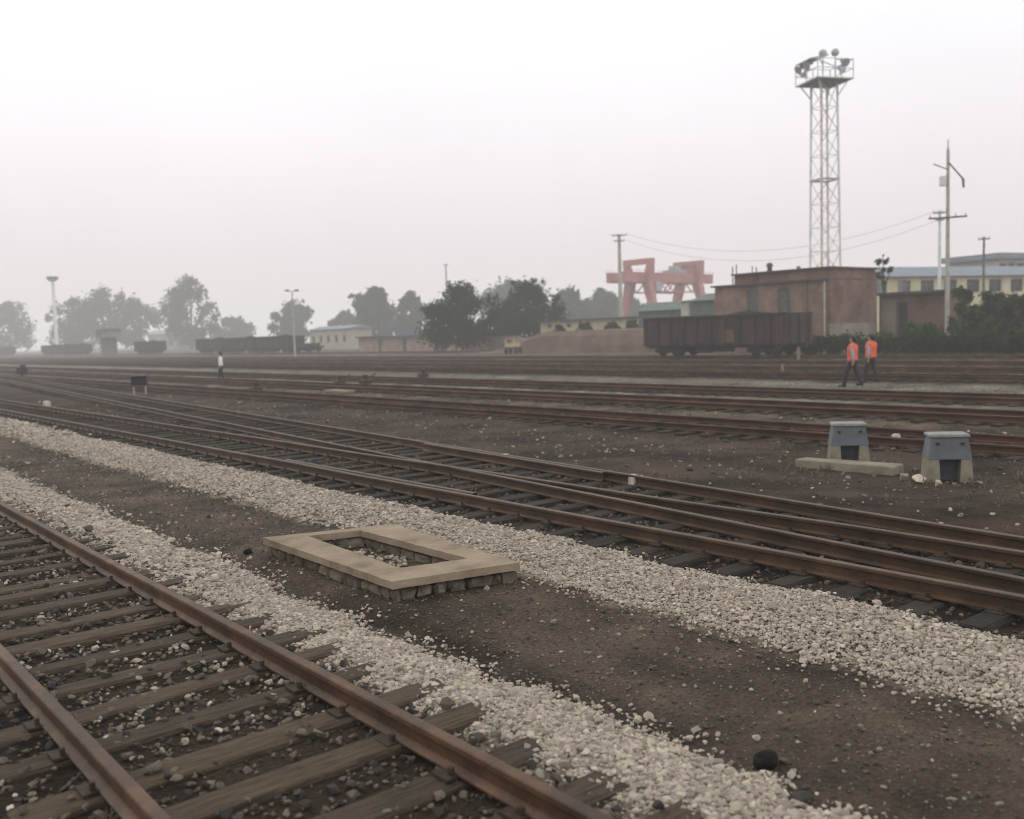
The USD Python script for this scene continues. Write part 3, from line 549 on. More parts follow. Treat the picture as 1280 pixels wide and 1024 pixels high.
# ------------------------------------------------------------------ people
def ball(p, r, n=14): return m3.Manifold.sphere(r, n).translate([float(v) for v in p])
def chain(js):
    out = m3.Manifold()
    for (p, r), (q, s) in zip(js[:-1], js[1:]): out = out + m3.Manifold.batch_hull([ball(p, r), ball(q, s)])
    return out
def soft(mf, length=0.03, it=6):
    m = mf.refine_to_length(length).to_mesh(); t = trimesh.Trimesh(m.vert_properties[:, :3], m.tri_verts, process=True)
    trimesh.smoothing.filter_taubin(t, iterations=it); return t
def person(label, loc, heading, shirt, trousers, vest=False, stride=0.25, k=1.0):
    t = thing('person', label, 'person', loc, heading)
    S = lambda p: np.asarray(p, float) * k
    hipL, hipR = S((-.09, 0, .93)), S((.09, 0, .93))
    def leg(hip, fwd):
        foot = S((hip[0] / k, fwd, .07 + (0.05 if fwd < 0 else 0))); knee = (hip + foot) / 2 + S((0, .05, .02)); return hip, knee, foot
    L, R = leg(hipL, stride), leg(hipR, -stride)
    def arm(s, sw):
        sh = S((s * .19, -.01, 1.42)); el = S((s * .245, sw * .45 - .02, 1.14)); wr = S((s * .25, sw + .06, .90)); return sh, el, wr
    aL, aR = arm(-1, -stride * .7), arm(1, stride * .7)
    torso = m3.Manifold.batch_hull([ball(S((s * .10, 0, .95)), .10 * k) for s in (-1, 1)] + [ball(S((s * .09, .01, 1.12)), .10 * k) for s in (-1, 1)]) + m3.Manifold.batch_hull([ball(S((s * .09, .01, 1.12)), .10 * k) for s in (-1, 1)] + [ball(S((s * .13, 0, 1.36)), .095 * k) for s in (-1, 1)]) + m3.Manifold.batch_hull([ball(S((s * .16, -.01, 1.42)), .065 * k) for s in (-1, 1)] + [ball(S((0, 0, 1.30)), .11 * k)])
    head = m3.Manifold.batch_hull([ball(S((0, .015, 1.655)), .085 * k), ball(S((0, .0, 1.685)), .085 * k), ball(S((0, .045, 1.585)), .05 * k), ball(S((0, -.03, 1.66)), .08 * k)])
    head = head + m3.Manifold.batch_hull([ball(S((0, .098, 1.625)), .010 * k), ball(S((0, .085, 1.655)), .008 * k)]) + ball(S((-.085, 0, 1.635)), .022 * k, 8) + ball(S((.085, 0, 1.635)), .022 * k, 8)
    neck = chain([(S((0, -.01, 1.42)), .06 * k), (S((0, .0, 1.58)), .055 * k)])
    body = torso + head + neck
    for hp, kn, ft in (L, R):
        body = body + chain([(hp, .085 * k), (kn, .055 * k), (ft, .04 * k), (ft + S((0, .14, -.035)), .032 * k)])
    for (sh, el, wr), s in ((aL, -1), (aR, 1)):
        body = body + chain([(sh, .055 * k), (el, .042 * k), (wr, .03 * k)])
        palm = wr + S((0, .02, -.07)); body = body + m3.Manifold.batch_hull([ball(wr, .026 * k, 8), ball(palm + S((0, .025, 0)), .017 * k, 8), ball(palm + S((0, -.025, 0)), .017 * k, 8)])
        for q, (dy, ln) in enumerate(((.028, .07), (.010, .08), (-.009, .075), (-.027, .06))):
            b0 = palm + S((0, dy, -.01)); body = body + chain([(b0, .010 * k), (b0 + S((-s * .008, .01, -ln * .55)), .009 * k), (b0 + S((-s * .022, .015, -ln)), .008 * k)])
        body = body + chain([(wr + S((0, .02, -.03)), .012 * k), (wr + S((-s * .01, .055, -.07)), .010 * k), (wr + S((-s * .015, .06, -.10)), .009 * k)])
    obj('body', soft(body, 0.03, 4), 'skin', t, smooth=True)
    hair = m3.Manifold.batch_hull([ball(S((0, -.02, 1.69)), .094 * k), ball(S((0, .03, 1.715)), .075 * k), ball(S((0, -.045, 1.65)), .085 * k), ball(S((0, -.05, 1.61)), .06 * k)])
    obj('hair', soft(hair, 0.03, 2), 'hair', t, smooth=True)
    sh = torso.scale([1.10, 1.16, 1.0]) + m3.Manifold.batch_hull([ball(S((s * .165, -.01, 1.425)), .075 * k) for s in (-1, 1)] + [ball(S((0, 0, 1.30)), .125 * k)])
    for a_ in (aL, aR): sh = sh + chain([(a_[0], .070 * k), (a_[1], .058 * k), ((a_[1] + a_[2] * 2) / 3, .05 * k)])
    obj('shirt', soft(sh, 0.03, 5), shirt, t, smooth=True)
    if vest:
        ve = torso.scale([1.19, 1.30, 1.0]) + m3.Manifold.batch_hull([ball(S((s * .135, -.01, 1.425)), .085 * k) for s in (-1, 1)] + [ball(S((0, 0, 1.28)), .145 * k)])
        ve = ve.trim_by_plane([0, 0, 1], 0.93 * k); obj('vest', soft(ve, 0.03, 5), 'vest_orange', t, smooth=True)
    tr = m3.Manifold.batch_hull([ball(S((s * .10, 0, .97)), .112 * k) for s in (-1, 1)] + [ball(S((s * .085, 0, .88)), .105 * k) for s in (-1, 1)])
    for hp, kn, ft in (L, R): tr = tr + chain([(hp - S((0, 0, .03)), .105 * k), (kn, .080 * k), (ft + S((0, 0, .04)), .068 * k)])
    obj('trousers', soft(tr, 0.03, 5), trousers, t, smooth=True)
    for hp, kn, ft in (L, R): obj('shoe', soft(chain([(ft + S((0, -.03, -.02)), .05 * k), (ft + S((0, .17, -.03)), .04 * k)]), 0.03, 2), 'shoe', t, smooth=True)
    return t
g = ground(1066, 482); person('man in grey shirt and orange vest walking along the tracks, the left one of two', (g[0], g[1], float(height(g[0], g[1]))), math.radians(8), 'shirt_grey', 'trousers_dark', True, 0.27, 1.06)
g = spot(1089, 37.3); person('man in pale shirt and orange vest walking along the tracks, the right one of two', (g[0], g[1], float(height(g[0], g[1]))), math.radians(-6), 'shirt_grey', 'trousers_brown', True, 0.2, 1.06)
g = ground(277, 475); person('man in white shirt and dark trousers standing far off among the tracks', (g[0], g[1], float(height(g[0], g[1]))), math.radians(60), 'shirt_white', 'trousers_dark', False, 0.1, 0.98)

# ------------------------------------------------------------------ wagons
def gondola(label, loc, group=None):
    t = thing('gondola_wagon', label, 'wagon', loc, 0.0, group)
    L, W, z0, z1 = 12.9, 2.9, 1.12, 3.12
    obj('floor', bb(-W / 2 + .05, W / 2 - .05, -L / 2 + .05, L / 2 - .05, z0, z0 + .12), 'wagon_under', t)
    for s in (-1, 1): obj('side_wall', bb(*sorted((s * (W / 2 - .06), s * W / 2)), -L / 2, L / 2, z0 - .1, z1), 'wagon_brown', t)
    for s in (-1, 1): obj('end_wall', bb(-W / 2 + .062, W / 2 - .062, *sorted((s * (L / 2 - .06), s * (L / 2 - .003))), z0 - .1, z1 - .003), 'wagon_rust' if s > 0 else 'wagon_brown', t)
    for s in (-1, 1):
        for k in range(11):
            y = -L / 2 + .10 + k * (L - .2) / 10
            obj('side_rib', bb(*sorted((s * (W / 2 + .003), s * (W / 2 + .11))), y - .07, y + .07, z0 - .14, z1 - .12), 'wagon_brown', t)
        obj('top_rail', bb(*sorted((s * (W / 2 - .08), s * (W / 2 + .13))), -L / 2 - .02, L / 2 + .02, z1 - .1, z1 + .03), 'wagon_under', t)
        for k in range(4): obj('drop_door', bb(*sorted((s * (W / 2 + .003), s * (W / 2 + .05))), -4.7 + k * 2.6, -3.7 + k * 2.6, z0 + .05, z0 + .95), 'wagon_rust' if k == 1 else 'wagon_brown', t)
        for k in range(3): obj('end_rib', bb(-1.05 + k * 1.05 - .06, -1.05 + k * 1.05 + .06, *sorted((s * (L / 2 + .001), s * (L / 2 + .1))), z0 - .1, z1 - .1), 'wagon_brown', t)
        obj('coupler', [bar((0, s * (L / 2 - .2), .93), (0, s * (L / 2 + .52), .93), .2, .2), box(.32, .2, .34, (0, s * (L / 2 + .5), .93))], 'wagon_under', t)
        obj('ladder', [tube((-W / 2 - .16, s * (L / 2 - .5) + d, z0 - .4), (-W / 2 - .16, s * (L / 2 - .5) + d, z1 - .1), .02, n=6) for d in (-.2, .2)] + [tube((-W / 2 - .16, s * (L / 2 - .5) - .2, z), (-W / 2 - .16, s * (L / 2 - .5) + .2, z), .016, n=6) for z in np.arange(z0 - .3, z1 - .2, .33)], 'wagon_rust', t)
    obj('underframe', [bb(-.28, .28, -L / 2 + .1, L / 2 - .1, .78, z0 - .003)] + [bb(-W / 2 + .1, W / 2 - .1, y - .12, y + .12, .82, z0 - .004) for y in (-4.3, 0, 4.3)] + [bb(s * 1.2 - .07, s * 1.2 + .07, -L / 2 + .08, L / 2 - .08, .86, z0 - .105) for s in (-1, 1)], 'wagon_under', t)
    obj('brake_gear', [box(.5, 1.2, .45, (-.9, 1.0, .66)), tube((-.9, -1.6, .7), (-.9, .3, .7), .18, n=10)], 'wagon_under', t)
    for s in (-1, 1):
        bg = obj('bogie', [bb(q * 1.02 - .09, q * 1.02 + .09, s * 4.3 - 1.35, s * 4.3 + 1.35, .46, .78) for q in (-1, 1)] + [bb(-1.1, 1.1, s * 4.3 - .25, s * 4.3 + .25, .5, .815)], 'wagon_under', t)
        for dy in (-.875, .875):
            for q in (-1, 1): obj('wheel', [tube((q * .68, s * 4.3 + dy, .62), (q * .80, s * 4.3 + dy, .62), .42, n=24), tube((q * .80, s * 4.3 + dy, .62), (q * .93, s * 4.3 + dy, .62), .12, n=10)], 'wagon_under', bg)
    u = np.linspace(-L / 2 + .1, L / 2 - .1, 30); w = np.linspace(-W / 2 + .08, W / 2 - .08, 10); UU, WW = np.meshgrid(u, w, indexing='ij')
    hz = z1 - .5 + .75 * np.exp(-((UU + 2.2) / 3.5) ** 2) * (1 - (WW / 1.7) ** 2) + .25 * (meshkit.fbm(np.stack([UU * 1.2, WW * 1.2, 0 * UU], -1), 3, 4) - .5)
    vv = np.stack([WW, UU, hz], -1).reshape(-1, 3); ii, jj = np.meshgrid(np.arange(29), np.arange(9), indexing='ij'); qq = np.stack([ii * 10 + jj, ii * 10 + jj + 1, (ii + 1) * 10 + jj + 1, (ii + 1) * 10 + jj], -1).reshape(-1, 4)
    obj('coal_load', trimesh.Trimesh(vv, np.vstack([qq[:, [0, 2, 1]], qq[:, [0, 3, 2]]]), process=False), 'coal', t, smooth=True)
    return t
w0 = gondola('dark brown gondola wagon standing in front of the brick building', (56.65, 44.7, 0.0))
row1 = 'hazy wagons coupled in a row, left of centre'
for y, lab in ((158.5, 'hazy dark gondola wagon, right end of the coupled row left of centre'), (173, 'hazy dark gondola wagon in the middle of the coupled row left of centre'), (187.5, 'hazy dark gondola wagon at the left end of the coupled row left of centre')):
    dup(w0, lab, (76.6, y, 0), group=row1)
for y, lab in ((226, 'hazy wagon right of the tall signal cabin at far left'), (283, 'hazy wagon left of the tall signal cabin at far left'), (297.5, 'second hazy wagon left of the tall signal cabin at far left'), (312, 'third hazy wagon left of the tall signal cabin at far left'), (372, 'faint wagon at the left edge of the picture, nearer one'), (386.5, 'faint wagon at the left edge of the picture, farther one')):
    dup(w0, lab, (76.6, y, 0), group='faint wagons at the far left')
c0 = spot(386, 152); t = thing('flat_wagon', 'low hazy flat wagon at the right end of the coupled row left of centre', 'wagon', (76.6, 147.9, 0))
obj('deck', bb(-1.4, 1.4, -3.2, 3.2, 1.0, 1.25), 'wagon_under', t); obj('load', bb(-1.1, 1.1, -2.2, 2.9, 1.253, 1.75), 'wagon_brown', t)
for y in (-2.1, 2.1):
    for q in (-1, 1): obj('wheel', tube((q * .70, y, .62), (q * .84, y, .62), .42, n=18), 'wagon_under', t)
    obj('axle_guard', bb(-1.2, 1.2, y - .4, y + .4, .55, .998), 'wagon_under', t)
g = spot(137, 236); t = thing('signal_cabin', 'tall narrow signal cabin with overhanging top among the hazy wagons at far left', 'signal cabin', (g[0], g[1], 0))
obj('stem', bb(-1.5, 1.5, -1.5, 1.5, -.1, 4.4), 'pole_dark', t); obj('cabin', bb(-2.2, 2.2, -2.6, 2.6, 4.403, 6.2), 'plaster_grey', t); obj('roof', hull([[sx * 2.7, sy * 3.1, 6.203] for sx in (-1, 1) for sy in (-1, 1)] + [[sx * 1.8, sy * 2.2, 6.7] for sx in (-1, 1) for sy in (-1, 1)]), 'dark_roof', t)
for k in (-1, 1): obj('window', bb(-2.23, -2.203, k * 1.2 - .8, k * 1.2 + .8, 4.9, 5.8), 'door_dark', t)

# ------------------------------------------------------------------ foliage
def leaves(centres, radii, n, size, r, squash=1.0):
    """n leaf-clump quads spread over the outer part of each clump of the crown"""
    w = np.array(radii) ** 2; k = r.choice(len(radii), n, p=w / w.sum())
    d = r.normal(size=(n, 3)); d /= np.linalg.norm(d, axis=1, keepdims=True); rad = np.array(radii)[k] * (r.random(n) ** 0.45) * np.where(r.random(n) < .28, r.uniform(1.05, 1.75, n), 1.0)
    c = np.array(centres)[k] + d * rad[:, None] * [1, 1, squash]
    nrm = d * .6 + r.normal(size=(n, 3)) * .7 + [0, 0, .35]; nrm /= np.linalg.norm(nrm, axis=1, keepdims=True)
    t = np.cross(nrm, r.normal(size=(n, 3))); t /= np.linalg.norm(t, axis=1, keepdims=True); b = np.cross(nrm, t); s = size * np.exp(r.normal(0, .35, n))[:, None]
    v = np.stack([c - t * s, c - b * s * .55, c + t * s, c + b * s * .6], 1).reshape(-1, 3); o = np.arange(n)[:, None] * 4
    return trimesh.Trimesh(v, np.vstack([o + [0, 1, 2], o + [0, 2, 3]]), process=False)
def tree(name, label, loc, h, w, seed, shape='wide', n=5000, leaf=0.28, lm='leaf_mid', group=None, trunk=0.22, cat='tree', clumps=None):
    r = np.random.default_rng(seed); t = thing(name, label, cat, loc, 0.0, group)
    th = h * trunk; cs, rs = [], []
    m = clumps or {'wide': 36, 'round': 30, 'tall': 20, 'bush': 16}[shape]
    for k in range(m):
        u = (k + .5) / m; z = th + (h - th) * (0.08 + 0.84 * u)
        prof = {'wide': math.sin(math.pi * min(1, .18 + u * .80)) ** .6, 'round': math.sqrt(max(0, 1 - (2 * u - .95) ** 2)), 'tall': (.55 + .45 * math.sin(math.pi * u)) * (1 - .35 * u), 'bush': (1 - u * .55)}[shape]
        a = k * 2.399 + r.uniform(-.6, .6); rad = w / 2 * prof * r.uniform(.25, 1.12); cr = w * r.uniform(.075, .19) * (.75 + .35 * prof)
        cr = min(cr, h * .2); z += r.uniform(-.07, .07) * h; rad = min(rad, max(0, w / 2 * prof * 1.08 - cr * .5))
        cs.append([math.cos(a) * rad, math.sin(a) * rad, min(z, h - cr * .8)]); rs.append(cr)
    if shape == 'wide':
        for k in range(12):
            a = r.uniform(0, 2 * np.pi); rad = w / 2 * r.uniform(.85, 1.15); cs.append([math.cos(a) * rad, math.sin(a) * rad, h * r.uniform(.22, .85)]); rs.append(w * r.uniform(.035, .075))
            a += r.uniform(-.3, .3); rad *= .8; cs.append([math.cos(a) * rad, math.sin(a) * rad, cs[-1][2] - h * .03]); rs.append(w * r.uniform(.05, .09))
        for k in range(4): cs.append([r.normal(0, w * .14), r.normal(0, w * .14), h * r.uniform(.93, 1.0)]); rs.append(w * r.uniform(.04, .07))
        m = len(cs)
    tr = [tube((0, 0, -.3), (r.normal(0, .05) * h * .3, r.normal(0, .05) * h * .3, h * .62), max(.06, h * .022), h * .008, 7)]
    for k in range(0, m, 2): tr.append(tube((0, 0, th * .75 + (cs[k][2] - th) * .35), cs[k], h * .008, h * .003, 5))
    obj('trunk', tr, 'bark', t); obj('crown', leaves(cs, rs, n, leaf, r), lm, t)
    return t
def tree_px(name, label, px, depth, top, wpx, seed, **kw):
    g = spot(px, depth); return tree(name, label, (g[0], g[1], 0), high(px, top, depth), wpx * depth / FPX, seed, **kw)
tree_px('broadleaf_tree', 'big dark dense tree left of centre, the left one of a close pair', 578, 133, 356, 92, 101, n=15000, leaf=.17, lm='leaf_dark', trunk=.10)
tree_px('broadleaf_tree', 'big dark dense tree near centre, the right one of a close pair', 662, 139, 352, 84, 102, n=13000, leaf=.17, lm='leaf_dark', trunk=.12)
tree_px('broadleaf_tree', 'small dark tree filling the gap between the close pair of big trees', 622, 146, 388, 44, 103, n=5000, leaf=.18, lm='leaf_dark', trunk=.12)
far = 'hazy trees along the horizon'
for px, d, top, w, sd, sh, lab in (
    (15, 470, 378, 62, 111, 'round', 'faint tree at the left edge of the picture'), (95, 430, 372, 62, 112, 'round', 'hazy tree just right of the faint left floodlight mast'), (132, 425, 358, 76, 113, 'round', 'hazy broad tree, tallest of the clump right of the left floodlight mast'), (172, 430, 372, 56, 114, 'round', 'hazy tree at the right end of the clump, left of the tall round tree'),
    (240, 390, 345, 74, 115, 'round', 'tall round hazy tree left of the lamp post'), (292, 440, 398, 60, 116, 'round', 'low faint tree right of the tall round hazy tree'), (366, 350, 377, 56, 117, 'round', 'hazy tree right behind the double-headed lamp post'), (432, 350, 390, 46, 118, 'round', 'low hazy tree between the lamp post and the two tall hazy trees'),
    (474, 290, 359, 62, 119, 'round', 'tall hazy tree left of its twin, behind the blue-roofed hut'), (515, 295, 361, 44, 120, 'round', 'narrow tall hazy tree right of its twin, behind the blue-roofed hut'),
    (715, 270, 361, 48, 121, 'round', 'hazy tree right of the big dark pair'), (752, 285, 359, 50, 122, 'round', 'hazy tree left of the utility pole and red crane'), (640, 320, 348, 70, 124, 'round', 'faint tree top showing between the big dark pair'), (790, 300, 372, 40, 125, 'round', 'hazy tree seen between the legs of the red crane')):
    tree_px('hazy_tree', lab, px, d, top, w, sd, shape=sh, n=5200, leaf=.6, lm='leaf_mid', trunk=.05, group=far)
for px, d, top, w, sd in ((1104, 80, 319, 20, 131),):
    tree_px('small_tree', 'small dark tree peeping over the right corner of the brick building', px, d, top, w, sd, n=520, leaf=.10, lm='leaf_dark', trunk=.72, clumps=9, shape='round')

# hedge along the far side of the yard
r = np.random.default_rng(140); cs, rs = [], []
for y in np.arange(8, 41, .55):
    for q in range(4): cs.append([60.6 + r.uniform(-.45, .55), y + r.uniform(-.4, .4), r.uniform(.15, 1.0) + .28 * meshkit.noise(np.array([[y * .5, 2.2, 1]]), 3)[0]]); rs.append(r.uniform(.4, .62))
t = thing('hedge', 'long dark green clipped hedge behind the two men, right', 'hedge'); obj('stems', [tube((60.6, y, -.1), (60.6 + r.normal(0, .1), y, .9), .04, .02, 5) for y in np.arange(8, 41, .6)], 'bark', t); obj('foliage', leaves(cs, rs, 26000, .10, r), 'leaf_hedge', t)
bl = ['dense dark bush right of the small brick hut', 'broad green bush behind the hedge, second right of the small brick hut', 'olive bush behind the hedge near the right edge', 'dark bush at the right edge behind the hedge', 'olive bush in front of the low brick wall at right', 'low green bush at the foot of the small brick hut']
for k, (px, d, top, w, lm) in enumerate(((1205, 70, 356, 44, 'leaf_mid'), (1238, 68, 362, 56, 'leaf_mid'), (1262, 66, 370, 44, 'leaf_olive'), (1290, 64, 360, 60, 'leaf_olive'), (1222, 64, 384, 40, 'leaf_olive'), (1150, 65, 404, 60, 'leaf_mid'))):
    tree_px('bush', bl[k], px, d, top, w, 150 + k, shape='bush', n=4200, leaf=.12, lm=lm, trunk=.05, group='bushes behind the hedge', cat='bush')

# ------------------------------------------------------------------ brick building and neighbours at right
def window(parent, x, y0, y1, z0, z1, inset=.12, bars=1):
    f = obj('window', cut(bb(x + inset, x + inset + .07, y0, y1, z0, z1), [bb(x + inset - .1, x + inset + .2, y0 + .07, y1 - .07, z0 + .07, z1 - .07)]), 'frame_paint', parent)
    obj('glazing_bar', [bb(x + inset + .012, x + inset + .05, (y0 + y1) / 2 - .025, (y0 + y1) / 2 + .025, z0 + .072, z1 - .072), bb(x + inset + .014, x + inset + .048, y0 + .072, y1 - .072, z0 + (z1 - z0) * .62, z0 + (z1 - z0) * .62 + .05)], 'frame_paint', f)
    obj('pane', bb(x + inset + .03, x + inset + .036, y0 + .071, y1 - .071, z0 + .071, z1 - .071), 'pane', f)
def shell(x0, x1, y0, y1, z0, z1, th, holes=()):
    return cut(bb(x0, x1, y0, y1, z0, z1), [bb(x0 + th, x1 - th, y0 + th, y1 - th, z0 - 1, z1 + 1), *holes])
bd = thing('brick_building', 'long two-storey brown brick building with flat roof behind the wagon', 'building')
BX1 = 70.6
wins = [(46.95, 48.05, 3.05, 5.15), (44.05, 45.15, 3.0, 5.1)]
obj('wall', shell(64, BX1, 40.7, 51.3, -.2, 5.55, .3, [bb(63.5, 64.5, a, b, c, d) for a, b, c, d in wins]), 'brick_tan', bd)
obj('end_facing', bb(64.003, BX1 - .003, 40.58, 40.697, 2.3, 5.56), 'brick_red', bd)
obj('plaster_base', bb(64.003, BX1 - .003, 40.56, 40.696, -.2, 2.297), 'plaster_grey', bd)
obj('cornice', bb(63.75, BX1 + .2, 40.62, 51.55, 5.563, 5.70), 'dark_roof', bd)
obj('upper_wall', shell(64.15, BX1 - .1, 40.66, 49.4, 5.703, 6.42, .25), 'brick_red', bd)
obj('roof', bb(63.95, BX1 + .15, 40.5, 49.6, 6.423, 6.56), 'dark_roof', bd)
obj('downpipe', tube((63.9, 40.95, 0), (63.9, 40.95, 5.5), .07, n=8), 'pole_concrete', bd)
for k, (a, b, c, d) in enumerate(wins): window(bd, 64, a + .01, b - .01, c + .01, d - .01); obj('window_sill', bb(63.88, 64.1, a - .1, b + .1, c - .1, c - .003), 'plaster_grey', bd)
obj('brick_pilaster', bb(63.86, 63.997, 42.5, 42.85, -.2, 5.55), 'brick_red', bd)
for y, hgt, rr, mt in ((47.3, .75, .32, 'dark_roof'), (44.6, .3, .22, 'plaster_grey')): obj('roof_vent', [tube((66, y, 6.5), (66, y, 6.56 + hgt * .7), rr * .6, n=10), tube((66, y, 6.56 + hgt * .7), (66, y, 6.6 + hgt), rr, rr * .5, n=10)], mt, bd)
for y, hgt in ((49.0, 1.1), (48.6, .9), (50.6, 1.5), (51.0, 1.3)): obj('roof_pipe', tube((66, y, 5.6), (66, y, 6.55 + hgt * .6), .05, n=6), 'pole_dark', bd)

HX = 72.0; a, b = onplane(1099, 361, HX), onplane(1182, 361, HX); hy0, hy1, hz = b[1], a[1], 4.6; dy = onplane(1129, 380, HX)[1]
ht = thing('brick_hut', 'low dark brick hut with flat roof right of the long brick building', 'hut')
obj('wall', shell(HX, HX + 4, hy0, hy1, -.2, hz - .2, .25, [bb(HX - .5, HX + .5, dy - .4, dy + .4, -.3, 3.8)]), 'brick_red', ht); obj('roof', bb(HX - .35, HX + 4.3, hy0 - .3, hy1 + .1, hz - .197, hz), 'dark_roof', ht); obj('door', bb(HX + .12, HX + .18, dy - .39, dy + .39, -.2, 3.79), 'door_dark', ht); obj('plaster_panel', bb(HX - .03, HX - .003, dy + .6, hy1 - .2, .2, hz - .5), 'plaster_grey', ht)
obj('door_frame', [bb(HX - .02, HX + .115, dy - .47, dy - .4, -.2, 3.88), bb(HX - .02, HX + .115, dy + .4, dy + .47, -.2, 3.88), bb(HX - .02, HX + .115, dy - .4, dy + .4, 3.80, 3.88)], 'frame_paint', ht)

lw = thing('brick_wall', 'low reddish brick wall behind the bushes at the right edge', 'wall'); obj('wall', bb(74, 74.3, 8, 33, -.2, 3.3), 'brick_red', lw); obj('coping', bb(73.95, 74.35, 7.9, 33.1, 3.303, 3.4), 'dark_roof', lw)

def row_building(name, label, X, y0, y1, z1, roofz, wallm, roofm, nwin, wz, ww, depth=9, cat='building', gable=True, line=None):
    loc, rot = (X, y0, 0), 0.0; y1 = y1 - y0
    if line: loc = (*line[0][:2], 0); dl = line[1] - line[0]; y1 = float(np.hypot(dl[0], dl[1])); rot = math.atan2(dl[1], dl[0]) - math.pi / 2
    X, y0 = 0.0, 0.0; t = thing(name, label, cat, loc, rot); pitch = (y1 - y0) / nwin; holes, ws = [], []
    for k in range(nwin):
        c = y0 + pitch * (k + .5); ws.append((c - ww / 2, c + ww / 2)); holes.append(bb(X - .5, X + .5, c - ww / 2, c + ww / 2, wz[0], wz[1]))
    obj('wall', shell(X, X + depth, y0, y1, -.2, z1, .3, holes), wallm, t)
    ov = .5
    if gable: obj('roof', hull([[X - ov, y, z1 + .003] for y in (y0 - ov, y1 + ov)] + [[X + depth + ov, y, z1 + .003] for y in (y0 - ov, y1 + ov)] + [[X + depth / 2, y, roofz] for y in (y0 - ov, y1 + ov)]), roofm, t)
    else: obj('roof', bb(X - ov, X + depth + ov, y0 - ov, y1 + ov, z1 + .003, roofz), roofm, t)
    for a, b in ws: window(t, X, a + .01, b - .01, wz[0] + .01, wz[1] - .01)
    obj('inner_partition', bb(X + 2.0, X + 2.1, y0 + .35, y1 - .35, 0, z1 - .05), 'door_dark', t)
    return t
row_building('cream_building', 'long cream building with slate-blue roof behind the brick hut at right', 100, 28, 66, 7.3, 8.7, 'cream_wall', 'slate_roof', 8, (5.4, 6.9), 1.9, line=(spot(1310, 116), spot(1085, 107)))
row_building('pale_building', 'paler building rising behind the long cream one at the right edge', 128, 30, 56, 10.6, 11.4, 'pale_wall', 'slate_roof', 7, (8.4, 10.0), 1.5, gable=False, line=(spot(1320, 140), spot(1248, 135)))

# ------------------------------------------------------------------ middle distance
a = onplane(640, 412, 75); 
bank = [(73.6, -.2), (73.9, .7), (74.3, 1.8), (74.8, 2.35), (90, 2.5), (90, -.4)]
ys = np.arange(56, 99, 1.5); nb = len(bank); v = []
for k, y in enumerate(ys):
    e = 1 - sstep(84, 97, y)
    for (x, z) in bank: v.append([x + (meshkit.noise(np.array([[y * .3, z, 3]]), 5)[0] - .5) * .5, y, (z * e if z > 0 else z) + (.25 * (meshkit.noise(np.array([[y * .5, x, 3]]), 8)[0] - .5) if z > 0 else 0)])
f = []
for k in range(len(ys) - 1):
    for c in range(nb):
        d = (c + 1) % nb; f += [[k * nb + c, (k + 1) * nb + c, (k + 1) * nb + d], [k * nb + c, (k + 1) * nb + d, k * nb + d]]
f += [[0, c, c + 1] for c in range(1, nb - 1)] + [[(len(ys) - 1) * nb, (len(ys) - 1) * nb + c + 1, (len(ys) - 1) * nb + c] for c in range(1, nb - 1)]
mat('red_earth', [(0.3, (0.075, 0.047, 0.034)), (0.55, (0.115, 0.074, 0.053)), (0.75, (0.165, 0.115, 0.085))], 0.5, 8, 0.95, 0.5, 5, world=True)
m = trimesh.Trimesh(np.array(v), f, process=False); trimesh.repair.fix_normals(m); obj('earth_bank', m, 'red_earth', kind='structure')
t = row_building('low_cream_building', 'low cream building on top of the reddish bank, left of the wagon', 88, 78, 101, 3.75, 3.95, 'cream_wall', 'dark_roof', 6, (2.9, 3.4), .9, depth=6, gable=False)
for k, (px, top, w, lab) in enumerate(((732, 404, 22, 'dark shrub in front of the low cream building, left one'), (765, 404, 26, 'dark shrub in front of the low cream building, middle one'), (790, 401, 20, 'dark shrub in front of the low cream building, right one nearest the wagon'), (700, 407, 14, 'small shrub at the left end of the low cream building'))):
    g = spot(px, 118); tree('shrub', lab, (g[0], g[1], 2.2), max(.8, high(px, top, 118) - 2.2), w * 118 / FPX, 170 + k, shape='bush', n=900, leaf=.16, lm='leaf_dark', trunk=.05, group='shrubs on the reddish bank', cat='bush')
# sheds and containers between bank and brick building
def shed(name, label, px0, px1, top, X, dz, wm, rm, cat='shed'):
    a, b = onplane(px0, top, X), onplane(px1, top, X); y0, y1 = b[1], a[1]; z = (a[2] + b[2]) / 2
    t = thing(name, label, cat); obj('wall', shell(X, X + 5, y0, y1, -.2, z - dz, .15, [bb(X - .5, X + .5, (y0 + y1) / 2 - .5, (y0 + y1) / 2 + .5, 2.0, 3.6)]), wm, t); obj('roof', hull([[X - .3, y, z - dz + .003] for y in (y0 - .3, y1 + .3)] + [[X + 5.3, y, z - dz + .003] for y in (y0 - .3, y1 + .3)] + [[X + 2.5, y, z] for y in (y0 - .3, y1 + .3)]), rm, t); obj('door', bb(X + .05, X + .1, (y0 + y1) / 2 - .49, (y0 + y1) / 2 + .49, 2.0, 3.59), 'door_dark', t)
shed('dark_shed', 'dark grey-green shed behind the left end of the wagon', 798, 852, 377, 82, 1.0, 'green_sheet', 'green_sheet')
shed('dark_shed', 'grey-green shed directly left of the brick building', 866, 900, 366, 80, .8, 'green_sheet', 'green_sheet')
shed('white_kiosk', 'small white kiosk between the two dark sheds behind the wagon', 851, 861, 373, 80.5, .3, 'white_paint', 'pale_wall', 'kiosk')
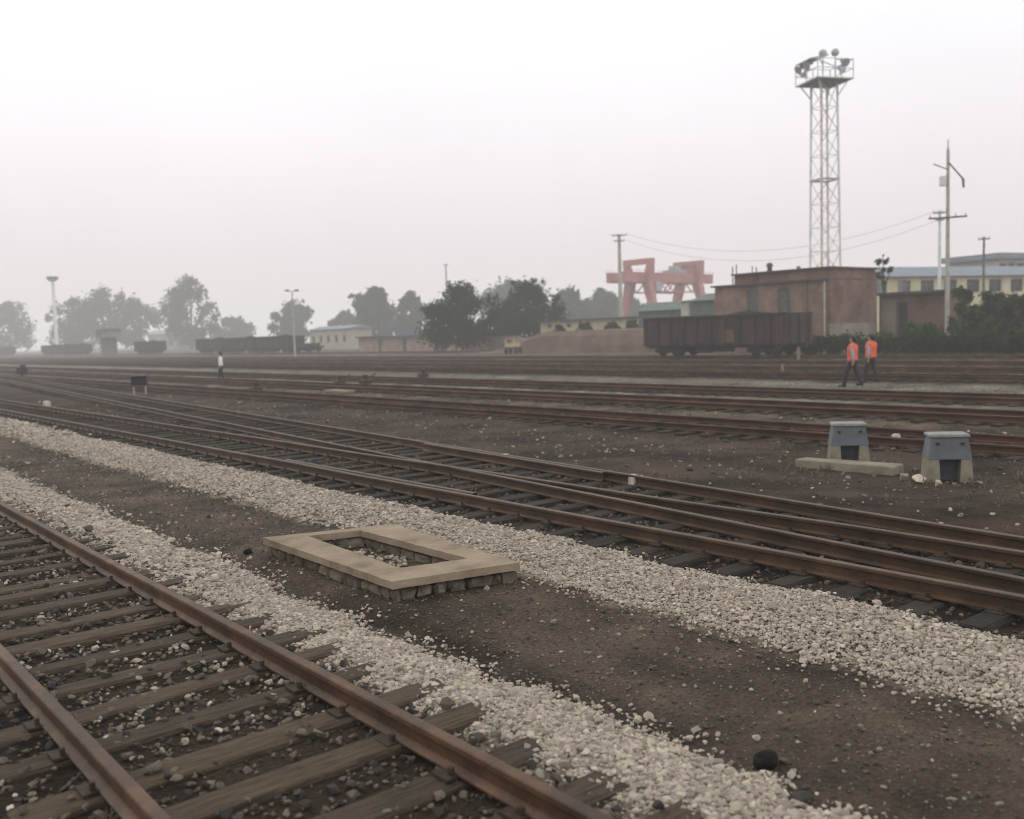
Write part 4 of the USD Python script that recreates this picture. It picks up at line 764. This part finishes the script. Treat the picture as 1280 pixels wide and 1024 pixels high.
# blue-roofed hut
hb = thing('brick_hut', 'low pinkish brick hut with part blue, part brown roof, left of the big dark trees', 'hut')
obj('wall', shell(85, 90, 124.5, 145.5, -.2, 2.35, .25, [bb(84.5, 85.5, y, y + 1.1, -.3, 2.0) for y in (130.5, 138)]), 'plaster_pink', hb); obj('roof', bb(84.5, 90.4, 124.2, 136.4, 2.353, 2.62), 'blue_roof', hb); obj('roof', bb(84.5, 90.4, 136.403, 145.9, 2.353, 2.62), 'dark_roof', hb)
for y in (130.5, 138): obj('door', bb(85.08, 85.14, y + .01, y + 1.09, -.2, 1.99), 'door_brown', hb)
row_building('cream_building', 'hazy cream building behind the row of wagons, right of the lamp post', 112, 170, 216, 4.6, 5.4, 'wall_dun', 'slate_roof', 5, (1.6, 3.2), 1.6, depth=6, line=(spot(436, 215), spot(388, 232)))
row_building('pale_building', 'hazy whitish building between the two groups of wagons at left', 120, 255, 330, 6.5, 8.2, 'pale_wall', 'pale_wall', 5, (1.8, 3.6), 2.2, depth=7, line=(spot(242, 390), spot(186, 400)))
bwk = thing('brick_wall', 'long low reddish brick wall behind and beside the big dark trees', 'wall'); obj('wall', bb(84, 84.35, 101, 124, -.2, 1.9), 'plaster_pink', bwk); obj('coping', bb(83.95, 84.4, 100.9, 124, 1.903, 2.0), 'plaster_grey', bwk)
# small yellow cart
g = spot(642, 112); ct = thing('motor_cart', 'small pale yellow motor cart parked in front of the big dark trees', 'cart', (g[0], g[1], 0), math.radians(30))
obj('bed', bb(-1.3, 1.0, -.6, .6, .55, .75), 'iron', ct); obj('cab', shell(-1.2, -.1, -.58, .58, .753, 1.75, .08, [bb(-1.4, .2, -.4, .4, 1.15, 1.6), bb(-.95, -.35, -.8, .8, 1.15, 1.6)]), 'cart_yellow', ct); obj('cab_roof', bb(-1.3, 0, -.65, .65, 1.753, 1.85), 'plaster_pink', ct); obj('load_box', bb(.1, .95, -.5, .5, .753, 1.2), 'cart_yellow', ct)
for sx in (-.8, .65):
    for sy in (-.62, .62): obj('wheel', tube((sx, sy - .09, .32), (sx, sy + .09, .32), .36, n=16), 'black', ct)

# ------------------------------------------------------------------ floodlight tower
def flood_tower(label, loc, rz, H, s0, s1, deck, rust=True):
    t = thing('floodlight_tower', label, 'floodlight tower', loc, rz)
    zt = H
    cor = lambda z: [np.array([sx * (s0 + (s1 - s0) * z / zt) / 2, sy * (s0 + (s1 - s0) * z / zt) / 2, z]) for sx, sy in ((-1, -1), (1, -1), (1, 1), (-1, 1))]
    for k in range(4): obj('leg', bar(cor(-.2)[k], cor(zt)[k], .15), 'galvanised_rust' if k in (0,) and rust else 'galvanised', t)
    nb_ = int(H / 2.1); zz = np.linspace(.3, zt, nb_ + 1)
    for k in range(4):
        l = (k + 1) % 4
        for q in range(nb_):
            a, b = (cor(zz[q + 1])[k], cor(zz[q])[l]); obj('diagonal_brace', bar(a, b, .055), 'galvanised_rust' if (q % 3 == 0 and rust) else 'galvanised', t)
        for q in range(0, nb_ + 1, 1): obj('cross_brace', bar(cor(zz[q])[k], cor(zz[q])[l], .05 if q != int(nb_ * .68) else .16), 'galvanised' if q != int(nb_ * .68) else 'deck_grey', t)
    obj('ladder', [tube((.25 * q, 0, .2), (.25 * q, 0, zt), .025, n=5) for q in (-1, 1)] + [tube((-.25, 0, z), (.25, 0, z), .015, n=4) for z in np.arange(.5, zt, .6)], 'galvanised_rust', t)
    d = deck / 2
    obj('platform', bb(-d * .8, d * .8, -d * .8, d * .8, zt + .003, zt + .22), 'deck_grey', t)
    obj('platform_frame', cut(bb(-d, d, -d, d, zt + .05, zt + .16), [bb(-d * .8 - .002, d * .8 + .002, -d * .8 - .002, d * .8 + .002, zt - 1, zt + 1)]), 'galvanised', t)
    for k in range(4): c = cor(zt - 1.3)[k]; obj('bracket', bar(c, (math.copysign(d * .8, c[0]), math.copysign(d * .8, c[1]), zt), .09), 'galvanised', t)
    for sx in (-1, 0, 1):
        for sy in (-1, 0, 1):
            if sx or sy: obj('railing_post', bar((sx * (d - .05), sy * (d - .05), zt + .162), (sx * (d - .05), sy * (d - .05), zt + 1.75), .075), 'galvanised', t)
    for z in (.95, 1.75): obj('handrail', [bar((-d + .05, q * (d - .05), zt + z), (d - .05, q * (d - .05), zt + z), .06) for q in (-1, 1)] + [bar((q * (d - .05), -d + .05, zt + z + .004), (q * (d - .05), d - .05, zt + z + .004), .06) for q in (-1, 1)], 'galvanised', t)
    # banks of floodlights on the rail, tilted down
    for q, (sx, sy) in enumerate(((-1, -.35), (-1, .35), (.35, -1), (-.35, 1), (1, .2))):
        p0 = np.array([sx * (d + .15), sy * (d + .15), zt + 1.45]); out = np.array([sx if abs(sx) == 1 else 0, sy if abs(sy) == 1 else 0, 0.0])
        hs = trimesh.creation.cone(radius=.42, height=.55, sections=14); hs.apply_translation([0, 0, -.3]); hs.apply_transform(trimesh.geometry.align_vectors([0, 0, 1], -(out * .8 + np.array([0, 0, -.6])))); hs.apply_translation(p0)
        fl = obj('floodlight', [hs, box(.3, .3, .3, p0 - out * .2 + [0, 0, .15])], 'deck_grey', t)
    obj('light_visor', [box(1.9, 2.4, .10, (-d + .5, -.2, zt + 1.98), ry=-.22)], 'deck_grey', t)
    for sx, sy in ((-.25, -.2), (.75, -.6)):
        obj('lamp_stalk', tube((sx, sy, zt + .22), (sx, sy, zt + 2.4), .06, n=6), 'galvanised', t)
        m = trimesh.creation.icosphere(2, .36); m.apply_scale([1, 1, .95]); m.apply_translation([sx, sy, zt + 2.62]); obj('round_lamp', m, 'deck_grey', t, smooth=True)
    obj('mast_brace', [bar((-.25, -.2, zt + 1.9), (.75, -.6, zt + 1.4), .08), bar((.75, -.6, zt + 2.0), (d - .05, -d + .05, zt + 1.75), .08), bar((-.25, -.2, zt + 1.7), (-d + .05, -d + .05, zt + 1.75), .08)], 'galvanised', t)
    return t
D0 = 89.0; g = spot(1032, D0); zt = high(1031, 111, D0)
right = np.array([math.cos(YAW), -math.sin(YAW)]); fwd = np.array([math.sin(YAW), math.cos(YAW)])
view = np.arctan2(g[1], g[0]); rr_ = np.array([math.sin(view), -math.cos(view)]); ff_ = np.array([math.cos(view), math.sin(view)])
be = math.radians(33); ed = math.cos(be) * rr_ + math.sin(be) * ff_
flood_tower('tall lattice floodlight tower with a railed lamp platform behind the brick building', (g[0], g[1], 0), math.atan2(ed[1], ed[0]), zt, 2.05, 1.62, 3.7)
g = spot(72, 330); h = high(72, 352, 330); t = thing('floodlight_mast', 'faint slim floodlight mast far off at the left', 'floodlight mast', (g[0], g[1], 0))
obj('mast', tube((0, 0, -.3), (0, 0, h), .75, .5, 12), 'galvanised', t, smooth=40); obj('platform', tube((0, 0, h), (0, 0, h + .5), 1.0, 1.6, 12), 'deck_grey', t)
for k in range(6): a = k * math.pi / 3; obj('floodlight', box(.7, .9, .9, (1.5 * math.cos(a), 1.5 * math.sin(a), h + 1.1), rz=a), 'lamp_dark', t)

# ------------------------------------------------------------------ poles and wires
def utility_pole(label, px, depth, top, base_r=.16, arms=((.25, 1.6),), ang=None, mt='pole_concrete', extra=False):
    g = spot(px, depth); h = high(px, top, depth); az = math.atan2(g[1], g[0]); t = thing('utility_pole', label, 'utility pole', (g[0], g[1], 0), az - math.pi / 2 + (ang or 0))
    obj('pole', tube((0, 0, -.3), (0, 0, h), base_r * 1.25, base_r * .75, 12), mt, t, smooth=40)
    for dz, w in arms:
        obj('crossarm', box(w, .10, .12, (0, -.16, h - dz)), 'pole_dark', t)
        for q in (-.46, -.2, .2, .46): obj('insulator', tube((q * w, -.16, h - dz + .06), (q * w, -.16, h - dz + .26), .05, .035, 8), 'lens_glass', t)
    if extra:
        obj('side_strut', [bar((0.05, -.1, h - 1.0), (1.1, -.1, h - 2.4), .10), bar((1.0, -.1, h - 2.2), (1.05, -.1, h - 2.9), .16)], 'pole_dark', t)
        obj('spur_arm', [bar((0, -.1, h - 1.5), (-1.0, -.1, h - 1.0), .07)], 'pole_dark', t); obj('transformer', box(.45, .4, .7, (-.36, -.02, h - 2.3)), 'galvanised', t); obj('pole_cap', tube((0, 0, h), (0, 0, h + .7), .05, .03, 6), 'pole_dark', t)
    return t, g, h
pA = utility_pole('grey utility pole with two crossarms left of the red crane', 777, 122, 294, .26, ((.15, 1.9), (.85, 1.3)))
pB = utility_pole('tall utility pole with ragged top at right, nearest of the three', 1184, 72, 190, .145, ((5.0, 2.6),), extra=True)
pC = utility_pole('thin pale pole just behind the tall utility pole at right', 1174, 96, 264, .16, ((.3, 1.2), (1.0, .8)), mt='galvanised')
pD = utility_pole('short far pole near the right edge, above the cream building', 1229, 100, 297, .13, ((.25, 1.1),), mt='pole_dark')
pE = utility_pole('thin hazy pole beside the left big dark tree', 561, 175, 331, .13, ((.2, .8),), mt='pole_dark')
g = spot(369, 128); h = high(369, 364, 128); az = math.atan2(g[1], g[0]); t = thing('street_lamp', 'thin lamp post with a double head in front of the hazy wagon row', 'lamp post', (g[0], g[1], 0), az - math.pi / 2)
obj('pole', tube((0, 0, -.2), (0, 0, h), .13, .08, 10), 'pole_concrete', t)
for s in (-1, 1): obj('arm', tube((0, 0, h - .1), (s * .55, 0, h + .05), .05, n=6), 'pole_concrete', t); m = chamfered(.6, .35, .22, .05); m.apply_translation([s * .62, 0, h + .05]); obj('lamp_head', m, 'lamp_dark', t)
def wire(label, a, b, sag):
    n = 28; u = np.linspace(0, 1, n); p = np.outer(1 - u, a) + np.outer(u, b); p[:, 2] -= sag * 4 * u * (1 - u)
    m = [tube(p[k], p[k + 1], .016, n=5) for k in range(n - 1)]; obj('overhead_wire', m, 'wire', label=label, category='wire', group='overhead wires')
top = lambda P, dz, dx=0.0: np.array([P[1][0] + dx * .6, P[1][1] - dx * .8, P[2] - dz])
wire('sagging overhead wire from the two-armed pole towards the floodlight tower, upper one', top(pA, -.05, .8), top(pC, .1, -.4), 3.0)
wire('sagging overhead wire from the two-armed pole towards the right, lower one', top(pA, .65, .5), top(pC, .8, .3), 3.4)

# ------------------------------------------------------------------ red gantry crane
g = spot(832, 232); be = math.radians(52); view = math.atan2(g[1], g[0]); rr_ = np.array([math.sin(view), -math.cos(view)]); ff_ = np.array([math.cos(view), math.sin(view)]); gd = math.cos(be) * rr_ + math.sin(be) * ff_
cr = thing('gantry_crane', 'faded red gantry crane standing beyond the wagon in the haze', 'crane', (g[0], g[1], 0), math.atan2(gd[1], gd[0]))
Lg = 9.6
for s in (-1, 1):   # leg frames; girder runs along local x
    for q in (-1, 1):
        obj('leg', [hull([[s * Lg + ex, q * 5.9 + ey, 0.6] for ex in (-.45, .45) for ey in (-.55, .55)] + [[s * Lg + ex, q * 2.6 + ey, 13.2] for ex in (-.9, .9) for ey in (-1.1, 1.1)]), hull([[s * Lg + ex, q * 2.6 + ey, 13.2] for ex in (-.9, .9) for ey in (-1.1, 1.1)] + [[s * Lg + ex, q * 3.6 + ey, 17.6] for ex in (-.6, .6) for ey in (-.7, .7)])], 'crane_red', cr)
        obj('wheel_bogie', box(2.2, 1.0, .9, (s * Lg, q * 5.9, .45)), 'crane_grey', cr)
    obj('upper_beam', box(1.3, 8.6, 1.3, (s * Lg, 0, 18.0)), 'crane_red', cr); obj('lower_beam', box(.8, 11.0, .6, (s * Lg, 0, 1.3)), 'crane_red', cr)
for q in (-1, 1): obj('girder', box(34, 1.2, 2.3, (-1, q * 2.1, 14.3)), 'crane_red', cr)
for s in (-1, 1): obj('girder_end', box(.8, 2.99, 1.7, (s * 16.5 - 1, 0, 14.3)), 'crane_red', cr)
obj('trolley', [box(3.4, 4.8, 1.1, (4.0, 0, 15.85)), box(2.0, 2.2, 1.0, (4.0, 0, 16.9))], 'crane_grey', cr); obj('machinery_house', [box(4.6, 4.2, 2.2, (Lg + .3, 0, 16.4)), box(1.8, 3.0, 1.0, (Lg - 1.6, 0, 17.95))], 'crane_red', cr); obj('ladder', [bar((-Lg - .6, -5.6 + d, 1.0), (-Lg - .6, -2.9 + d, 13.5), .08) for d in (-.3, .3)] + [bar((-Lg - .6, -5.6 + 2.7 * u - .3, 1 + 12.5 * u), (-Lg - .6, -5.6 + 2.7 * u + .3, 1 + 12.5 * u), .06) for u in np.linspace(.05, .95, 16)], 'crane_grey', cr); obj('stiffening_truss', [bar((-Lg, q * 2.6, 11.0), (Lg, q * 2.6, 11.0), .3) for q in (-1, 1)] + [bar((-Lg + k * 2.4, q * 2.6, 11.0 if k % 2 else 13.1), (-Lg + (k + 1) * 2.4, q * 2.6, 13.1 if k % 2 else 11.0), .22) for k in range(8) for q in (-1, 1)], 'crane_red', cr); obj('operator_cab', box(2.2, 2.0, 2.2, (-Lg + 2.2, -3.2, 12.2)), 'crane_grey', cr)
obj('walkway_rail', [bar((-18, q * 2.85, 15.9), (16, q * 2.85, 15.9), .08) for q in (-1, 1)] + [bar((x, q * 2.85, 15.2), (x, q * 2.85, 15.9), .06) for x in np.arange(-18, 16.1, 2.6) for q in (-1, 1)], 'crane_red', cr)
